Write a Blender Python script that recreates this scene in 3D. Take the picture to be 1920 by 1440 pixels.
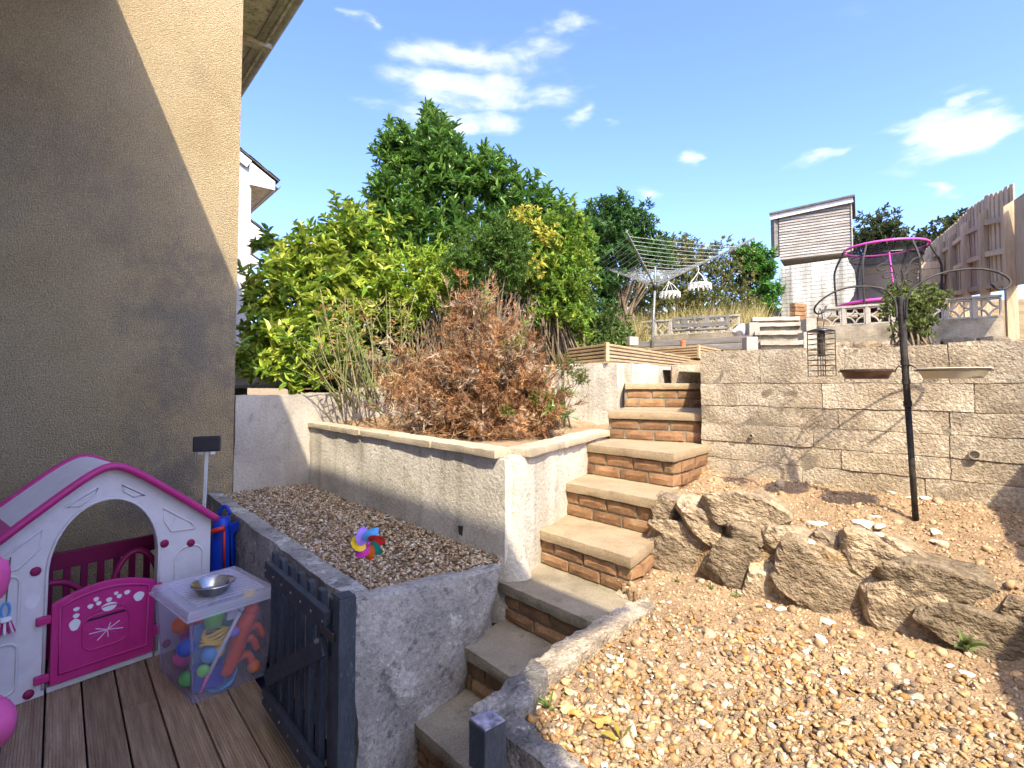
import bpy, bmesh, math, random
import numpy as np
from mathutils import Vector, Matrix, noise
R = math.radians
random.seed(7); rng = np.random.default_rng(7)
for o in list(bpy.data.objects): bpy.data.objects.remove(o)
SC = bpy.context.scene
COL = SC.collection
# ------------------------------------------------------------------ camera
F, HZ, TH = 1000.0, 720.0, R(2.5)           # focal length in photo pixels, eye-level row, upward tilt
PPY = HZ - F*math.tan(TH)
cam = bpy.data.cameras.new('camera'); camo = bpy.data.objects.new('camera', cam); COL.objects.link(camo)
cam.sensor_width = 36; cam.lens = 36*F/1920; cam.shift_y = -(720-PPY)/1920
cam.clip_start = .05; cam.clip_end = 3000
camo.location = (0, 0, 0); camo.rotation_euler = (R(90)+TH, 0, 0)
SC.camera = camo
def ray(px, py):
    u, v = (px-960)/F, (PPY-py)/F
    d = Vector((u, math.cos(TH)-v*math.sin(TH), math.sin(TH)+v*math.cos(TH)))
    return d/d.y
def at_z(px, py, z): d = ray(px, py); return d*(z/d.z)
def at_y(px, py, y): return ray(px, py)*y
# ------------------------------------------------------------------ light
SUNV = Vector((.17, -.84, 1.0)).normalized()   # towards the sun
sun = bpy.data.lights.new('sun', 'SUN'); suno = bpy.data.objects.new('sun', sun); COL.objects.link(suno)
sun.energy = 2.45; sun.angle = R(.53); sun.color = (1, .88, .68)
suno.rotation_euler = SUNV.to_track_quat('Z', 'Y').to_euler(); suno.location = (0, -5, 12)
W = bpy.data.worlds.new('World'); SC.world = W; W.use_nodes = True
W.cycles.sampling_method = 'MANUAL'; W.cycles.sample_map_resolution = 512
nt = W.node_tree; nt.nodes.clear(); N, L = nt.nodes, nt.links
def wm(op, a, b=None, c=None, clamp=False):
    n = N.new('ShaderNodeMath'); n.operation = op; n.use_clamp = clamp
    for i, v in enumerate((a, b, c)):
        if v is None: continue
        if isinstance(v, (int, float)): n.inputs[i].default_value = v
        else: L.new(v, n.inputs[i])
    return n.outputs[0]
sky = N.new('ShaderNodeTexSky'); sky.sky_type = 'NISHITA'; sky.sun_disc = False
sky.sun_elevation = math.asin(SUNV.z); sky.sun_rotation = math.atan2(SUNV.x, SUNV.y)
sky.air_density = .8; sky.dust_density = 2.2; sky.ozone_density = 4.2
hs = N.new('ShaderNodeHueSaturation'); hs.inputs['Saturation'].default_value = 1.12; hs.inputs['Hue'].default_value = .514; hs.inputs['Value'].default_value = 1.0
L.new(sky.outputs[0], hs.inputs['Color'])
tc = N.new('ShaderNodeTexCoord'); sx = N.new('ShaderNodeSeparateXYZ'); L.new(tc.outputs['Generated'], sx.inputs[0])
az = wm('ARCTAN2', sx.outputs[0], sx.outputs[1]); el = wm('ARCSINE', sx.outputs[2])
cb = N.new('ShaderNodeCombineXYZ'); L.new(az, cb.inputs[0]); L.new(wm('MULTIPLY', el, 2.6), cb.inputs[1])
n1 = N.new('ShaderNodeTexNoise'); n1.inputs['Scale'].default_value = 9.; n1.inputs['Detail'].default_value = 9; n1.inputs['Roughness'].default_value = .58
n1.inputs['Distortion'].default_value = .35
L.new(cb.outputs[0], n1.inputs['Vector'])
wn1 = N.new('ShaderNodeTexNoise'); wn1.inputs['Scale'].default_value = 7.; wn1.inputs['Detail'].default_value = 6; L.new(cb.outputs[0], wn1.inputs['Vector'])
wsx = N.new('ShaderNodeSeparateColor'); L.new(wn1.outputs['Color'], wsx.inputs[0])
azw = wm('ADD', az, wm('MULTIPLY', wm('SUBTRACT', wsx.outputs[0], .5), .30)); elw = wm('ADD', el, wm('MULTIPLY', wm('SUBTRACT', wsx.outputs[1], .5), .075))
mask = None
# cumulus patches of the sky in the photograph: centre pixel, half width, half height, density
for (px, py, hw, hh, dn) in [(880,104,240,40,.8),(905,172,220,46,.95),(840,228,150,32,.95),(1070,45,80,34,.7),
        (1780,255,190,52,1.25),(1795,195,60,28,.7),(1760,362,55,26,.9),(1305,293,52,16,.75),
        (1500,307,60,20,.7),(1105,222,45,22,.65),(1190,368,60,20,.6),(675,25,40,20,.6)]:
    d = ray(px, py).normalized(); a0 = math.atan2(d.x, d.y); e0 = math.asin(d.z)
    ra, re = hw/F*math.cos(a0)**2*1.15, hh/F*math.cos(a0)*math.cos(e0)**1.5*1.3
    dx = wm('DIVIDE', wm('SUBTRACT', azw, a0), ra); dy = wm('DIVIDE', wm('SUBTRACT', elw, e0), re)
    r = wm('SQRT', wm('ADD', wm('MULTIPLY', dx, dx), wm('MULTIPLY', dy, dy)))
    m = wm('MULTIPLY', wm('SUBTRACT', 1.0, r, clamp=True), dn)
    mask = m if mask is None else wm('MAXIMUM', mask, m)
gen = N.new('ShaderNodeTexNoise'); gen.inputs['Scale'].default_value = 2.2; gen.inputs['Detail'].default_value = 3; L.new(cb.outputs[0], gen.inputs['Vector'])
mask = wm('MAXIMUM', mask, wm('MULTIPLY', wm('SUBTRACT', gen.outputs['Fac'], .6, clamp=True), 1.6))
cl = wm('ADD', wm('MULTIPLY', wm('SUBTRACT', n1.outputs['Fac'], .5), 2.6), wm('MULTIPLY', mask, 1.15))
cl = wm('MULTIPLY', cl, wm('MULTIPLY', mask, 2.2, clamp=True))
ss = N.new('ShaderNodeMapRange'); ss.interpolation_type = 'SMOOTHSTEP'; L.new(cl, ss.inputs[0])
ss.inputs[1].default_value = .0; ss.inputs[2].default_value = 1.15; ss.inputs[4].default_value = .72
mx = N.new('ShaderNodeMix'); mx.data_type = 'RGBA'; L.new(ss.outputs[0], mx.inputs[0])
L.new(hs.outputs[0], mx.inputs[6]); mx.inputs[7].default_value = (2.3, 2.36, 2.45, 1)
bg = N.new('ShaderNodeBackground'); bg.inputs['Strength'].default_value = .15
L.new(mx.outputs[2], bg.inputs['Color'])
wo = N.new('ShaderNodeOutputWorld'); L.new(bg.outputs[0], wo.inputs['Surface'])
SC.view_settings.view_transform = 'Standard'; SC.view_settings.look = 'None'
SC.view_settings.exposure = 2.0; SC.view_settings.gamma = 1; SC.view_settings.use_curve_mapping = False
SC.cycles.max_bounces = 5; SC.cycles.diffuse_bounces = 4; SC.cycles.glossy_bounces = 2; SC.cycles.transmission_bounces = 3; SC.cycles.transparent_max_bounces = 12; SC.cycles.use_adaptive_sampling = True; SC.cycles.adaptive_threshold = .02; SC.cycles.caustics_reflective = False; SC.cycles.caustics_refractive = False
SC.cycles.use_denoising = True

# ------------------------------------------------------------------ materials
def mat(name, cols, scale=4., rough=.85, bump=0., bscale=60., fine=.25, fscale=40., rnd=0., rot=0., stretch=None,
        spec=.3, metal=0., streak=None, blotch=None, coat=0., vor=0., vscale=90., dist=.012, attr=False, transl=0., trans=0., wave=None, stops=None, zone=False, obj=False):
    m = bpy.data.materials.new(name); m.use_nodes = True
    nt = m.node_tree; N, L = nt.nodes, nt.links; b = N['Principled BSDF']
    geo = N.new('ShaderNodeNewGeometry'); vec = geo.outputs['Position']
    if obj: vec = N.new('ShaderNodeTexCoord').outputs['Object']
    if rot or stretch:
        mp = N.new('ShaderNodeMapping'); mp.vector_type = 'POINT'; mp.inputs['Rotation'].default_value = (0, 0, rot)
        mp2 = N.new('ShaderNodeMapping'); mp2.inputs['Scale'].default_value = stretch or (1, 1, 1)
        L.new(vec, mp.inputs[0]); L.new(mp.outputs[0], mp2.inputs[0]); rv = mp.outputs[0]; vec = mp2.outputs[0]
    else: rv = vec
    oi = N.new('ShaderNodeObjectInfo')
    def nz(s, d=3, v=None, ro=.55):
        n = N.new('ShaderNodeTexNoise'); n.inputs['Scale'].default_value = s; n.inputs['Detail'].default_value = d; n.inputs['Roughness'].default_value = ro
        if rnd and v is None:
            ad = N.new('ShaderNodeVectorMath'); ad.operation = 'MULTIPLY_ADD'
            cx = N.new('ShaderNodeCombineXYZ'); L.new(oi.outputs['Random'], cx.inputs[0]); L.new(oi.outputs['Random'], cx.inputs[1])
            L.new(cx.outputs[0], ad.inputs[0]); ad.inputs[1].default_value = (37, 19, 0); L.new(vec, ad.inputs[2]); L.new(ad.outputs[0], n.inputs['Vector'])
        else: L.new(v if v is not None else vec, n.inputs['Vector'])
        return n.outputs['Fac']
    def mixc(f, a, bb, mode='MIX'):
        n = N.new('ShaderNodeMix'); n.data_type = 'RGBA'; n.blend_type = mode
        for i, v in ((0, f), (6, a), (7, bb)):
            if isinstance(v, (int, float)): n.inputs[i].default_value = v
            elif isinstance(v, tuple): n.inputs[i].default_value = (*v, 1) if len(v) == 3 else v
            else: L.new(v, n.inputs[i])
        return n.outputs[2]
    def mr(v, a, bb, c=0., d=1.):
        n = N.new('ShaderNodeMapRange'); L.new(v, n.inputs[0])
        for i, q in enumerate((a, bb, c, d)): n.inputs[i+1].default_value = q
        n.interpolation_type = 'SMOOTHSTEP'; return n.outputs[0]
    if attr:
        at = N.new('ShaderNodeAttribute'); at.attribute_name = 'col'; c = at.outputs['Color']
    elif len(cols) == 1: c = mixc(0., (*cols[0], 1), (*cols[0], 1))
    else:
        rp = N.new('ShaderNodeValToRGB'); L.new(nz(scale), rp.inputs[0]); e = rp.color_ramp.elements
        while len(e) < len(cols): e.new(.5)
        for i, q in enumerate(cols):
            e[i].position = stops[i] if stops else .3+.4*i/(len(cols)-1); e[i].color = (*q, 1)
        c = rp.outputs[0]
    if blotch:      # (scale, lo, hi, colour, strength)
        for (s, lo, hi, q, st) in blotch: c = mixc(mr(nz(s, 4, ro=.65), lo, hi, 0, st), c, q)
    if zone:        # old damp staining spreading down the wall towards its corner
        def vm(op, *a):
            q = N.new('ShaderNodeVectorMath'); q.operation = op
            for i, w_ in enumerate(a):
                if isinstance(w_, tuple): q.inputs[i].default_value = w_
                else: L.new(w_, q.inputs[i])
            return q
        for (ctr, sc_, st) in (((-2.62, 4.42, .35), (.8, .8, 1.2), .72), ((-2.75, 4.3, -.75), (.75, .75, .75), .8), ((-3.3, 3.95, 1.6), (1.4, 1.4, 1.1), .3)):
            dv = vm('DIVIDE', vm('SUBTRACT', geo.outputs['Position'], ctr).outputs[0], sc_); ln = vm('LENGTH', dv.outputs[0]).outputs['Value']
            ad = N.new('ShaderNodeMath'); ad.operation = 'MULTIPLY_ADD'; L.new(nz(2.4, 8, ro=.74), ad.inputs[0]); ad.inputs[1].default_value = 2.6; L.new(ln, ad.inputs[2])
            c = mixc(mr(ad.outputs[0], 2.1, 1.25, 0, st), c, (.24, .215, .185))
    if streak:      # vertical water streaks: (scale, colour, strength)
        s, q, st = streak
        mp = N.new('ShaderNodeMapping'); mp.inputs['Scale'].default_value = (s, s, s*.09); L.new(geo.outputs['Position'], mp.inputs[0])
        c = mixc(mr(nz(1., 4, mp.outputs[0]), .46, .74, 0, st), c, q)
    if fine: c = mixc(1., c, mr2(N, L, nz(fscale, 2), fine), 'MULTIPLY')
    if rnd: c = mixc(1., c, mr2(N, L, oi.outputs['Random'], rnd), 'MULTIPLY')
    L.new(c, b.inputs['Base Color'])
    b.inputs['Roughness'].default_value = rough; b.inputs['Specular IOR Level'].default_value = spec; b.inputs['Metallic'].default_value = metal
    b.inputs['Coat Weight'].default_value = coat
    if trans: b.inputs['Transmission Weight'].default_value = trans; b.inputs['IOR'].default_value = 1.3
    h = None
    if bump:
        bn = N.new('ShaderNodeBump'); bn.inputs['Strength'].default_value = bump; bn.inputs['Distance'].default_value = dist
        h = nz(bscale, 3, ro=.7)
        if vor:
            v = N.new('ShaderNodeTexVoronoi'); v.inputs['Scale'].default_value = vscale; L.new(vec, v.inputs['Vector'])
            a = N.new('ShaderNodeMath'); a.operation = 'MULTIPLY_ADD'; L.new(v.outputs['Distance'], a.inputs[0]); a.inputs[1].default_value = -vor; L.new(h, a.inputs[2]); h = a.outputs[0]
        L.new(h, bn.inputs['Height']); nrm = bn.outputs[0]
        if wave:     # grooves running along a board: (waves per metre across, strength)
            wv = N.new('ShaderNodeTexWave'); wv.bands_direction = 'Y'; wv.inputs['Scale'].default_value = wave[0]; L.new(rv, wv.inputs['Vector'])
            b2 = N.new('ShaderNodeBump'); b2.inputs['Strength'].default_value = wave[1]; b2.inputs['Distance'].default_value = .004
            L.new(wv.outputs['Fac'], b2.inputs['Height']); L.new(nrm, b2.inputs['Normal']); nrm = b2.outputs[0]
        L.new(nrm, b.inputs['Normal'])
    if transl:
        tr = N.new('ShaderNodeBsdfTranslucent'); L.new(c, tr.inputs['Color']); ms = N.new('ShaderNodeMixShader'); ms.inputs[0].default_value = transl
        out = N['Material Output']; L.new(b.outputs[0], ms.inputs[1]); L.new(tr.outputs[0], ms.inputs[2]); L.new(ms.outputs[0], out.inputs[0])
    return m
def mr2(N, L, v, amt):
    n = N.new('ShaderNodeMapRange'); L.new(v, n.inputs[0]); n.inputs[1].default_value = .2; n.inputs[2].default_value = .8
    n.inputs[3].default_value = 1-amt; n.inputs[4].default_value = 1+amt*.6
    c = N.new('ShaderNodeCombineColor')
    for i in range(3): L.new(n.outputs[0], c.inputs[i])
    return c.outputs[0]
A1 = math.atan2(.762, -.648)          # heading of the terrace (deck boards, eaves)
X = {}
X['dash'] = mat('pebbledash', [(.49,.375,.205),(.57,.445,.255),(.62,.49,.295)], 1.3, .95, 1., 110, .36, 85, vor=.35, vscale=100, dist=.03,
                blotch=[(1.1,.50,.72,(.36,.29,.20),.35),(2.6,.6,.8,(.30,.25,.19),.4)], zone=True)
X['dash_plain'] = mat('house_render', [(.70,.66,.58),(.78,.74,.66)], 1.5, .95, .8, 120, .25, 100, vor=.8, vscale=75)  # pale colour picked so the unseen house front bounces light onto the deck
X['white_render'] = mat('white_render', [(.46,.42,.34),(.57,.53,.445),(.66,.62,.535)], 2.2, .9, .7, 45, .25, 60, streak=(9,(.27,.24,.185),.5), dist=.012,
                blotch=[(5,.55,.7,(.30,.26,.19),.5),(17,.60,.70,(.17,.16,.13),.55),(2.8,.55,.68,(.36,.33,.27),.5)])
X['pier'] = mat('pier_render', [(.36,.32,.26),(.46,.42,.345),(.56,.515,.43)], 3, .9, .8, 45, .3, 60, streak=(8,(.25,.22,.17),.5), blotch=[(9,.55,.7,(.28,.245,.19),.5)])  # same paint as white_render, darkened because the sun catches the pier more
X['grey_render'] = mat('grey_render', [(.20,.19,.175),(.30,.285,.26),(.40,.375,.34)], 3.2, .92, .9, 40, .35, 50, dist=.016,
                blotch=[(7,.54,.66,(.13,.125,.12),.6),(4.3,.565,.60,(.50,.48,.44),.8),(24,.64,.70,(.55,.52,.47),.6),(11,.57,.64,(.09,.085,.078),.6),(45,.63,.68,(.07,.065,.06),.6)])
X['wall_paint'] = mat('old_wall_paint', [(.33,.30,.26),(.44,.40,.34),(.52,.48,.41)], 1.8, .9, .6, 40, .2, 60, streak=(6,(.28,.25,.2),.5), blotch=[(6,.58,.7,(.22,.20,.17),.45)])
X['mould'] = mat('rough_concrete', [(.10,.095,.085),(.22,.20,.175),(.40,.36,.30)], 7, .95, 1., 38, .4, 70, dist=.02, blotch=[(22,.58,.66,(.50,.47,.41),.7)])
X['kerb'] = mat('kerb_concrete', [(.20,.165,.115),(.42,.345,.25),(.56,.47,.35)], 9, .95, 1., 60, .4, 90, dist=.02, blotch=[(26,.58,.66,(.62,.56,.46),.6),(12,.6,.7,(.15,.125,.09),.6)])
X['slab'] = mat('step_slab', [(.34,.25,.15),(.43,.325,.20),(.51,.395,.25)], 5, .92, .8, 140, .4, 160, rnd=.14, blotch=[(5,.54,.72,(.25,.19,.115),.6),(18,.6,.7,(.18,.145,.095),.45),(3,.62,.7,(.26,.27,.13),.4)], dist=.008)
X['slab_grey_shade'] = mat('grey_shade_step_slab', [(.21,.175,.12),(.29,.245,.17),(.37,.31,.22)], 4, .9, .8, 140, .35, 150, blotch=[(6,.54,.7,(.155,.135,.09),.6),(3,.58,.7,(.19,.20,.10),.5),(22,.62,.7,(.42,.36,.27),.4)], dist=.008)  # lower steps: greyer, mossy slab, with their shade also put into the colour
X['coping'] = mat('coping_stone', [(.42,.35,.25),(.55,.46,.33)], 6, .92, .7, 90, .3, 120, rnd=.12, dist=.008, blotch=[(9,.58,.7,(.3,.25,.17),.5)])
X['brick'] = mat('step_brick', [(.20,.115,.06),(.31,.17,.085),(.36,.22,.12)], 7, .9, .8, 70, .35, 120, rnd=.28, dist=.007,
                blotch=[(5,.58,.72,(.36,.31,.15),.6),(15,.62,.7,(.20,.14,.09),.5)])
X['mortar'] = mat('mortar', [(.20,.165,.115),(.32,.27,.20)], 14, .95, .8, 90, .3, 120)
X['block'] = mat('concrete_block', [(.36,.285,.19),(.49,.405,.285),(.60,.515,.385)], 4, .95, .6, 55, .45, 70, rnd=.06, dist=.018, vor=.2, vscale=90, streak=(2.2,(.25,.22,.18),.55),
                blotch=[(2.6,.50,.66,(.26,.22,.17),.65),(14,.58,.68,(.68,.61,.50),.5),(34,.62,.7,(.15,.125,.09),.55)])
X['rock'] = mat('rockery_stone', [(.19,.14,.088),(.31,.235,.15),(.43,.335,.22)], 9, .85, 1., 20, .5, 45, rnd=.38, stretch=(1,1,1.25), rot=.5, obj=True, dist=.03,
                blotch=[(6,.54,.66,(.20,.16,.115),.65),(3,.58,.68,(.48,.31,.14),.6),(16,.6,.68,(.58,.49,.36),.5),(38,.6,.68,(.10,.08,.055),.5)])
X['soil'] = mat('dry_soil', [(.285,.19,.105),(.365,.25,.145),(.44,.31,.185)], 5, .98, 1., 70, .4, 120, dist=.02)
X['bank'] = mat('garden_bank', [(.16,.12,.06),(.28,.20,.10),(.36,.27,.14)], 1.5, .98, 1., 30, .4, 50, dist=.05)
X['gravel'] = mat('gravel_stone', [(1,1,1)], attr=True, rough=.92, fine=.4, fscale=110, spec=.15)
X['deck'] = mat('deck_board', [(.30,.195,.115),(.41,.275,.165),(.50,.36,.23)], 3, .85, .5, 50, .35, 60, rnd=.2, rot=-A1, stretch=(1.2,14,14), wave=(27,1.), spec=.25,
                blotch=[(.7,.55,.75,(.10,.075,.05),.5)])
X['cladding'] = mat('grey_timber', [(.22,.20,.17),(.34,.31,.27),(.46,.43,.38)], 2.5, .9, .5, 30, .3, 40, rnd=.18, stretch=(1,1,9))
X['sleeper'] = mat('grey_sleeper', [(.15,.14,.13),(.26,.245,.22)], 3, .9, .5, 30, .3, 40, rnd=.15, stretch=(1,1,8))
X['fence'] = mat('fence_board', [(.44,.32,.19),(.55,.41,.26),(.63,.49,.33)], 3, .85, .4, 40, .3, 40, rnd=.18, stretch=(12,12,1), blotch=[(8,.62,.7,(.25,.16,.09),.5)])
X['decking_new'] = mat('ribbed_timber', [(.36,.25,.13),(.46,.33,.185),(.52,.39,.23)], 3, .85, .4, 40, .3, 40, rnd=.12, stretch=(2,2,10), blotch=[(4,.6,.75,(.3,.28,.14),.5)])
X['gate'] = mat('slate_blue_paint', [(.035,.045,.06),(.058,.07,.09)], 6, .6, .45, 60, .3, 40, rnd=.14, spec=.3, stretch=(3,3,1), blotch=[(14,.62,.72,(.13,.15,.18),.6),(40,.66,.72,(.22,.19,.15),.5)])
X['gate_worn'] = mat('worn_paint_top', [(.10,.10,.14),(.42,.40,.48)], 40, .7, .3, 90, .2, 80)
X['plas_grey'] = mat('grey_plastic', [(.60,.575,.58),(.68,.65,.655)], 3, .5, .1, 30, .08, 20, spec=.4, blotch=[(6,.6,.75,(.36,.33,.31),.4)])
X['plas_pink'] = mat('magenta_plastic', [(.42,.018,.15),(.50,.03,.20)], 3, .42, .08, 30, .1, 20, spec=.45, blotch=[(5,.6,.75,(.5,.12,.28),.35)])
X['plas_dark'] = mat('dark_magenta_plastic', [(.22,.01,.07),(.28,.015,.09)], 3, .45, .08, 30, .1, 20)
X['sticker'] = mat('white_sticker', [(.70,.66,.68),(.78,.76,.77)], 9, .5, fine=.08)
X['toy_pink'] = mat('pink_toy', [(.75,.10,.33),(.80,.14,.38)], 4, .4, fine=.05)
X['black'] = mat('black_plastic', [(.012,.012,.014),(.02,.02,.022)], 8, .35, fine=.1, spec=.5)
X['white_pl'] = mat('white_plastic', [(.62,.63,.64),(.72,.73,.74)], 8, .45, fine=.06)
X['steel'] = mat('stainless_steel', [(.42,.40,.37),(.55,.53,.50)], 10, .25, fine=.1, metal=1.)
X['alu'] = mat('grey_aluminium', [(.16,.17,.165),(.26,.27,.265)], 10, .45, fine=.1, metal=.4)
X['iron'] = mat('dark_iron', [(.022,.020,.018),(.055,.048,.042)], 30, .6, .3, 60, .25, 60, blotch=[(20,.62,.7,(.12,.085,.06),.5)])
X['line'] = mat('washing_line', [(.42,.44,.42),(.5,.52,.5)], 5, .6, fine=.05)
X['slate'] = mat('roof_slate', [(.07,.065,.065),(.13,.12,.115)], 8, .8, .5, 30, .3, 30, rnd=.15)
X['upvc'] = mat('white_fascia', [(.55,.54,.51),(.68,.67,.64)], 3, .5, .1, 30, .12, 20, blotch=[(5,.58,.72,(.34,.31,.26),.5)])
X['soffit'] = mat('flaking_soffit', [(.44,.40,.33),(.62,.58,.50),(.74,.70,.62)], 7, .85, .5, 30, .25, 40, blotch=[(12,.58,.64,(.12,.10,.075),.7)])
X['gutter'] = mat('old_gutter', [(.26,.235,.19),(.46,.43,.37)], 9, .7, .3, 40, .25, 40)
X['nwall'] = mat('neighbour_render', [(.42,.42,.42),(.56,.56,.55)], 2, .9, .5, 60, .2, 40, streak=(5,(.3,.29,.27),.6))
X['bwhite'] = mat('whitewash_block', [(.40,.39,.35),(.52,.51,.47),(.60,.59,.56)], 2, .92, .6, 30, .2, 40, streak=(3.2,(.20,.20,.17),1.), blotch=[(2.2,.56,.7,(.32,.31,.27),.6)])
X['breeze'] = mat('screen_block', [(.34,.31,.26),(.48,.44,.37)], 6, .92, .6, 60, .3, 60, rnd=.14, blotch=[(8,.58,.7,(.2,.18,.14),.5)])
X['oldstep'] = mat('mossy_concrete', [(.17,.145,.105),(.28,.24,.175),(.36,.31,.23)], 5, .95, .8, 40, .3, 60, rnd=.15)
X['terracotta'] = mat('terracotta', [(.36,.13,.06),(.42,.17,.08)], 9, .85, fine=.15)
X['net'] = mat('trampoline_net', [(.02,.02,.02)], rough=.8, fine=0)
def col(name, c, rough=.4): X[name] = mat(name, [tuple(v*.85 for v in c), c], 6, rough, fine=.06); return X[name]
for nme, c in dict(red=(.62,.03,.025), orange=(.80,.17,.015), yellow=(.80,.55,.02), green=(.10,.55,.09), blue=(.02,.13,.62), teal=(.02,.36,.30), purple=(.32,.20,.72),
        magenta=(.62,.05,.42), sky=(.10,.38,.75), lime=(.20,.72,.10), coral=(.75,.08,.03), tyellow=(.85,.60,.05), cobalt=(.006,.045,.42), navy=(.015,.02,.05), beige=(.60,.53,.36), pinkrim=(.72,.10,.46), rust=(.12,.06,.035)).items(): col(nme, c)
def leafmat(name, transl=.32, rough=.45, spec=.4): return mat(name, [(1,1,1)], attr=True, rough=rough, fine=.12, fscale=60, spec=spec, transl=transl)
X['leaf'] = leafmat('glossy_leaf', .28, .36, .45); X['leaf_soft'] = leafmat('soft_leaf', .35, .6, .25); X['needle'] = leafmat('needle', .2, .7, .2)
X['dry'] = leafmat('dry_twig', .12, .9, .1)
X['bark'] = mat('bark', [(.11,.085,.055),(.22,.17,.11)], 12, .95, .7, 40, .3, 60)
def clear_mat(name, tint, rough, fac):
    m = bpy.data.materials.new(name); m.use_nodes = True; nt = m.node_tree; N, L = nt.nodes, nt.links; b = N['Principled BSDF']
    b.inputs['Base Color'].default_value = (*tint, 1); b.inputs['Roughness'].default_value = rough; b.inputs['Specular IOR Level'].default_value = .6
    t = N.new('ShaderNodeBsdfTransparent'); t.inputs[0].default_value = (.93, .92, .97, 1); ms = N.new('ShaderNodeMixShader'); ms.inputs[0].default_value = fac
    L.new(t.outputs[0], ms.inputs[1]); L.new(b.outputs[0], ms.inputs[2]); L.new(ms.outputs[0], N['Material Output'].inputs[0]); return m
X['clear'] = clear_mat('clear_plastic', (.72, .71, .78), .18, .10); X['clear_lid'] = clear_mat('lilac_clear_plastic', (.76, .75, .82), .2, .34)
X['mesh'] = clear_mat('dark_safety_net', (.015, .015, .017), .8, .74)

# ------------------------------------------------------------------ mesh helpers
def link_mesh(name, V, Fc, m, parent=None, smooth=False, cols=None, bevel=0, merge=False):
    me = bpy.data.meshes.new(name); me.from_pydata([tuple(v) for v in V], [], Fc)
    if bevel or merge:
        bm = bmesh.new(); bm.from_mesh(me)
        if merge: bmesh.ops.remove_doubles(bm, verts=bm.verts, dist=1e-5)
        bmesh.ops.recalc_face_normals(bm, faces=bm.faces)
        if bevel: bmesh.ops.bevel(bm, geom=list(bm.edges), offset=bevel, segments=2, affect='EDGES', profile=.6, clamp_overlap=True)
        bm.to_mesh(me); bm.free()
    if m: me.materials.append(m)
    if smooth: me.shade_smooth()
    if cols is not None:
        a = me.color_attributes.new('col', 'FLOAT_COLOR', 'POINT'); a.data.foreach_set('color', np.asarray(cols, dtype=np.float32).ravel())
    return link(name, me, parent)
def link(name, me, parent=None, mw=None):
    o = bpy.data.objects.new(name, me); COL.objects.link(o)
    if mw is not None: o.matrix_world = mw; o.matrix_basis = mw
    if parent is not None:
        o.parent = parent; o.matrix_parent_inverse = Matrix.Translation(-Vector(parent.location)) if parent.type == 'EMPTY' else Matrix.Identity(4)
    return o
def tag(o, label, cat, group=None, kind=None):
    if label: o['label'] = label
    if cat: o['category'] = cat
    if group: o['group'] = group
    if kind: o['kind'] = kind
    return o
def thing(name, loc, label, cat, group=None):
    o = bpy.data.objects.new(name, None); COL.objects.link(o); o.location = loc; o.empty_display_size = .1
    return tag(o, label, cat, group)
def struct(o, kind='structure', label=None):
    o['kind'] = kind
    if label: o['label'] = label
    return o
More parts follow.
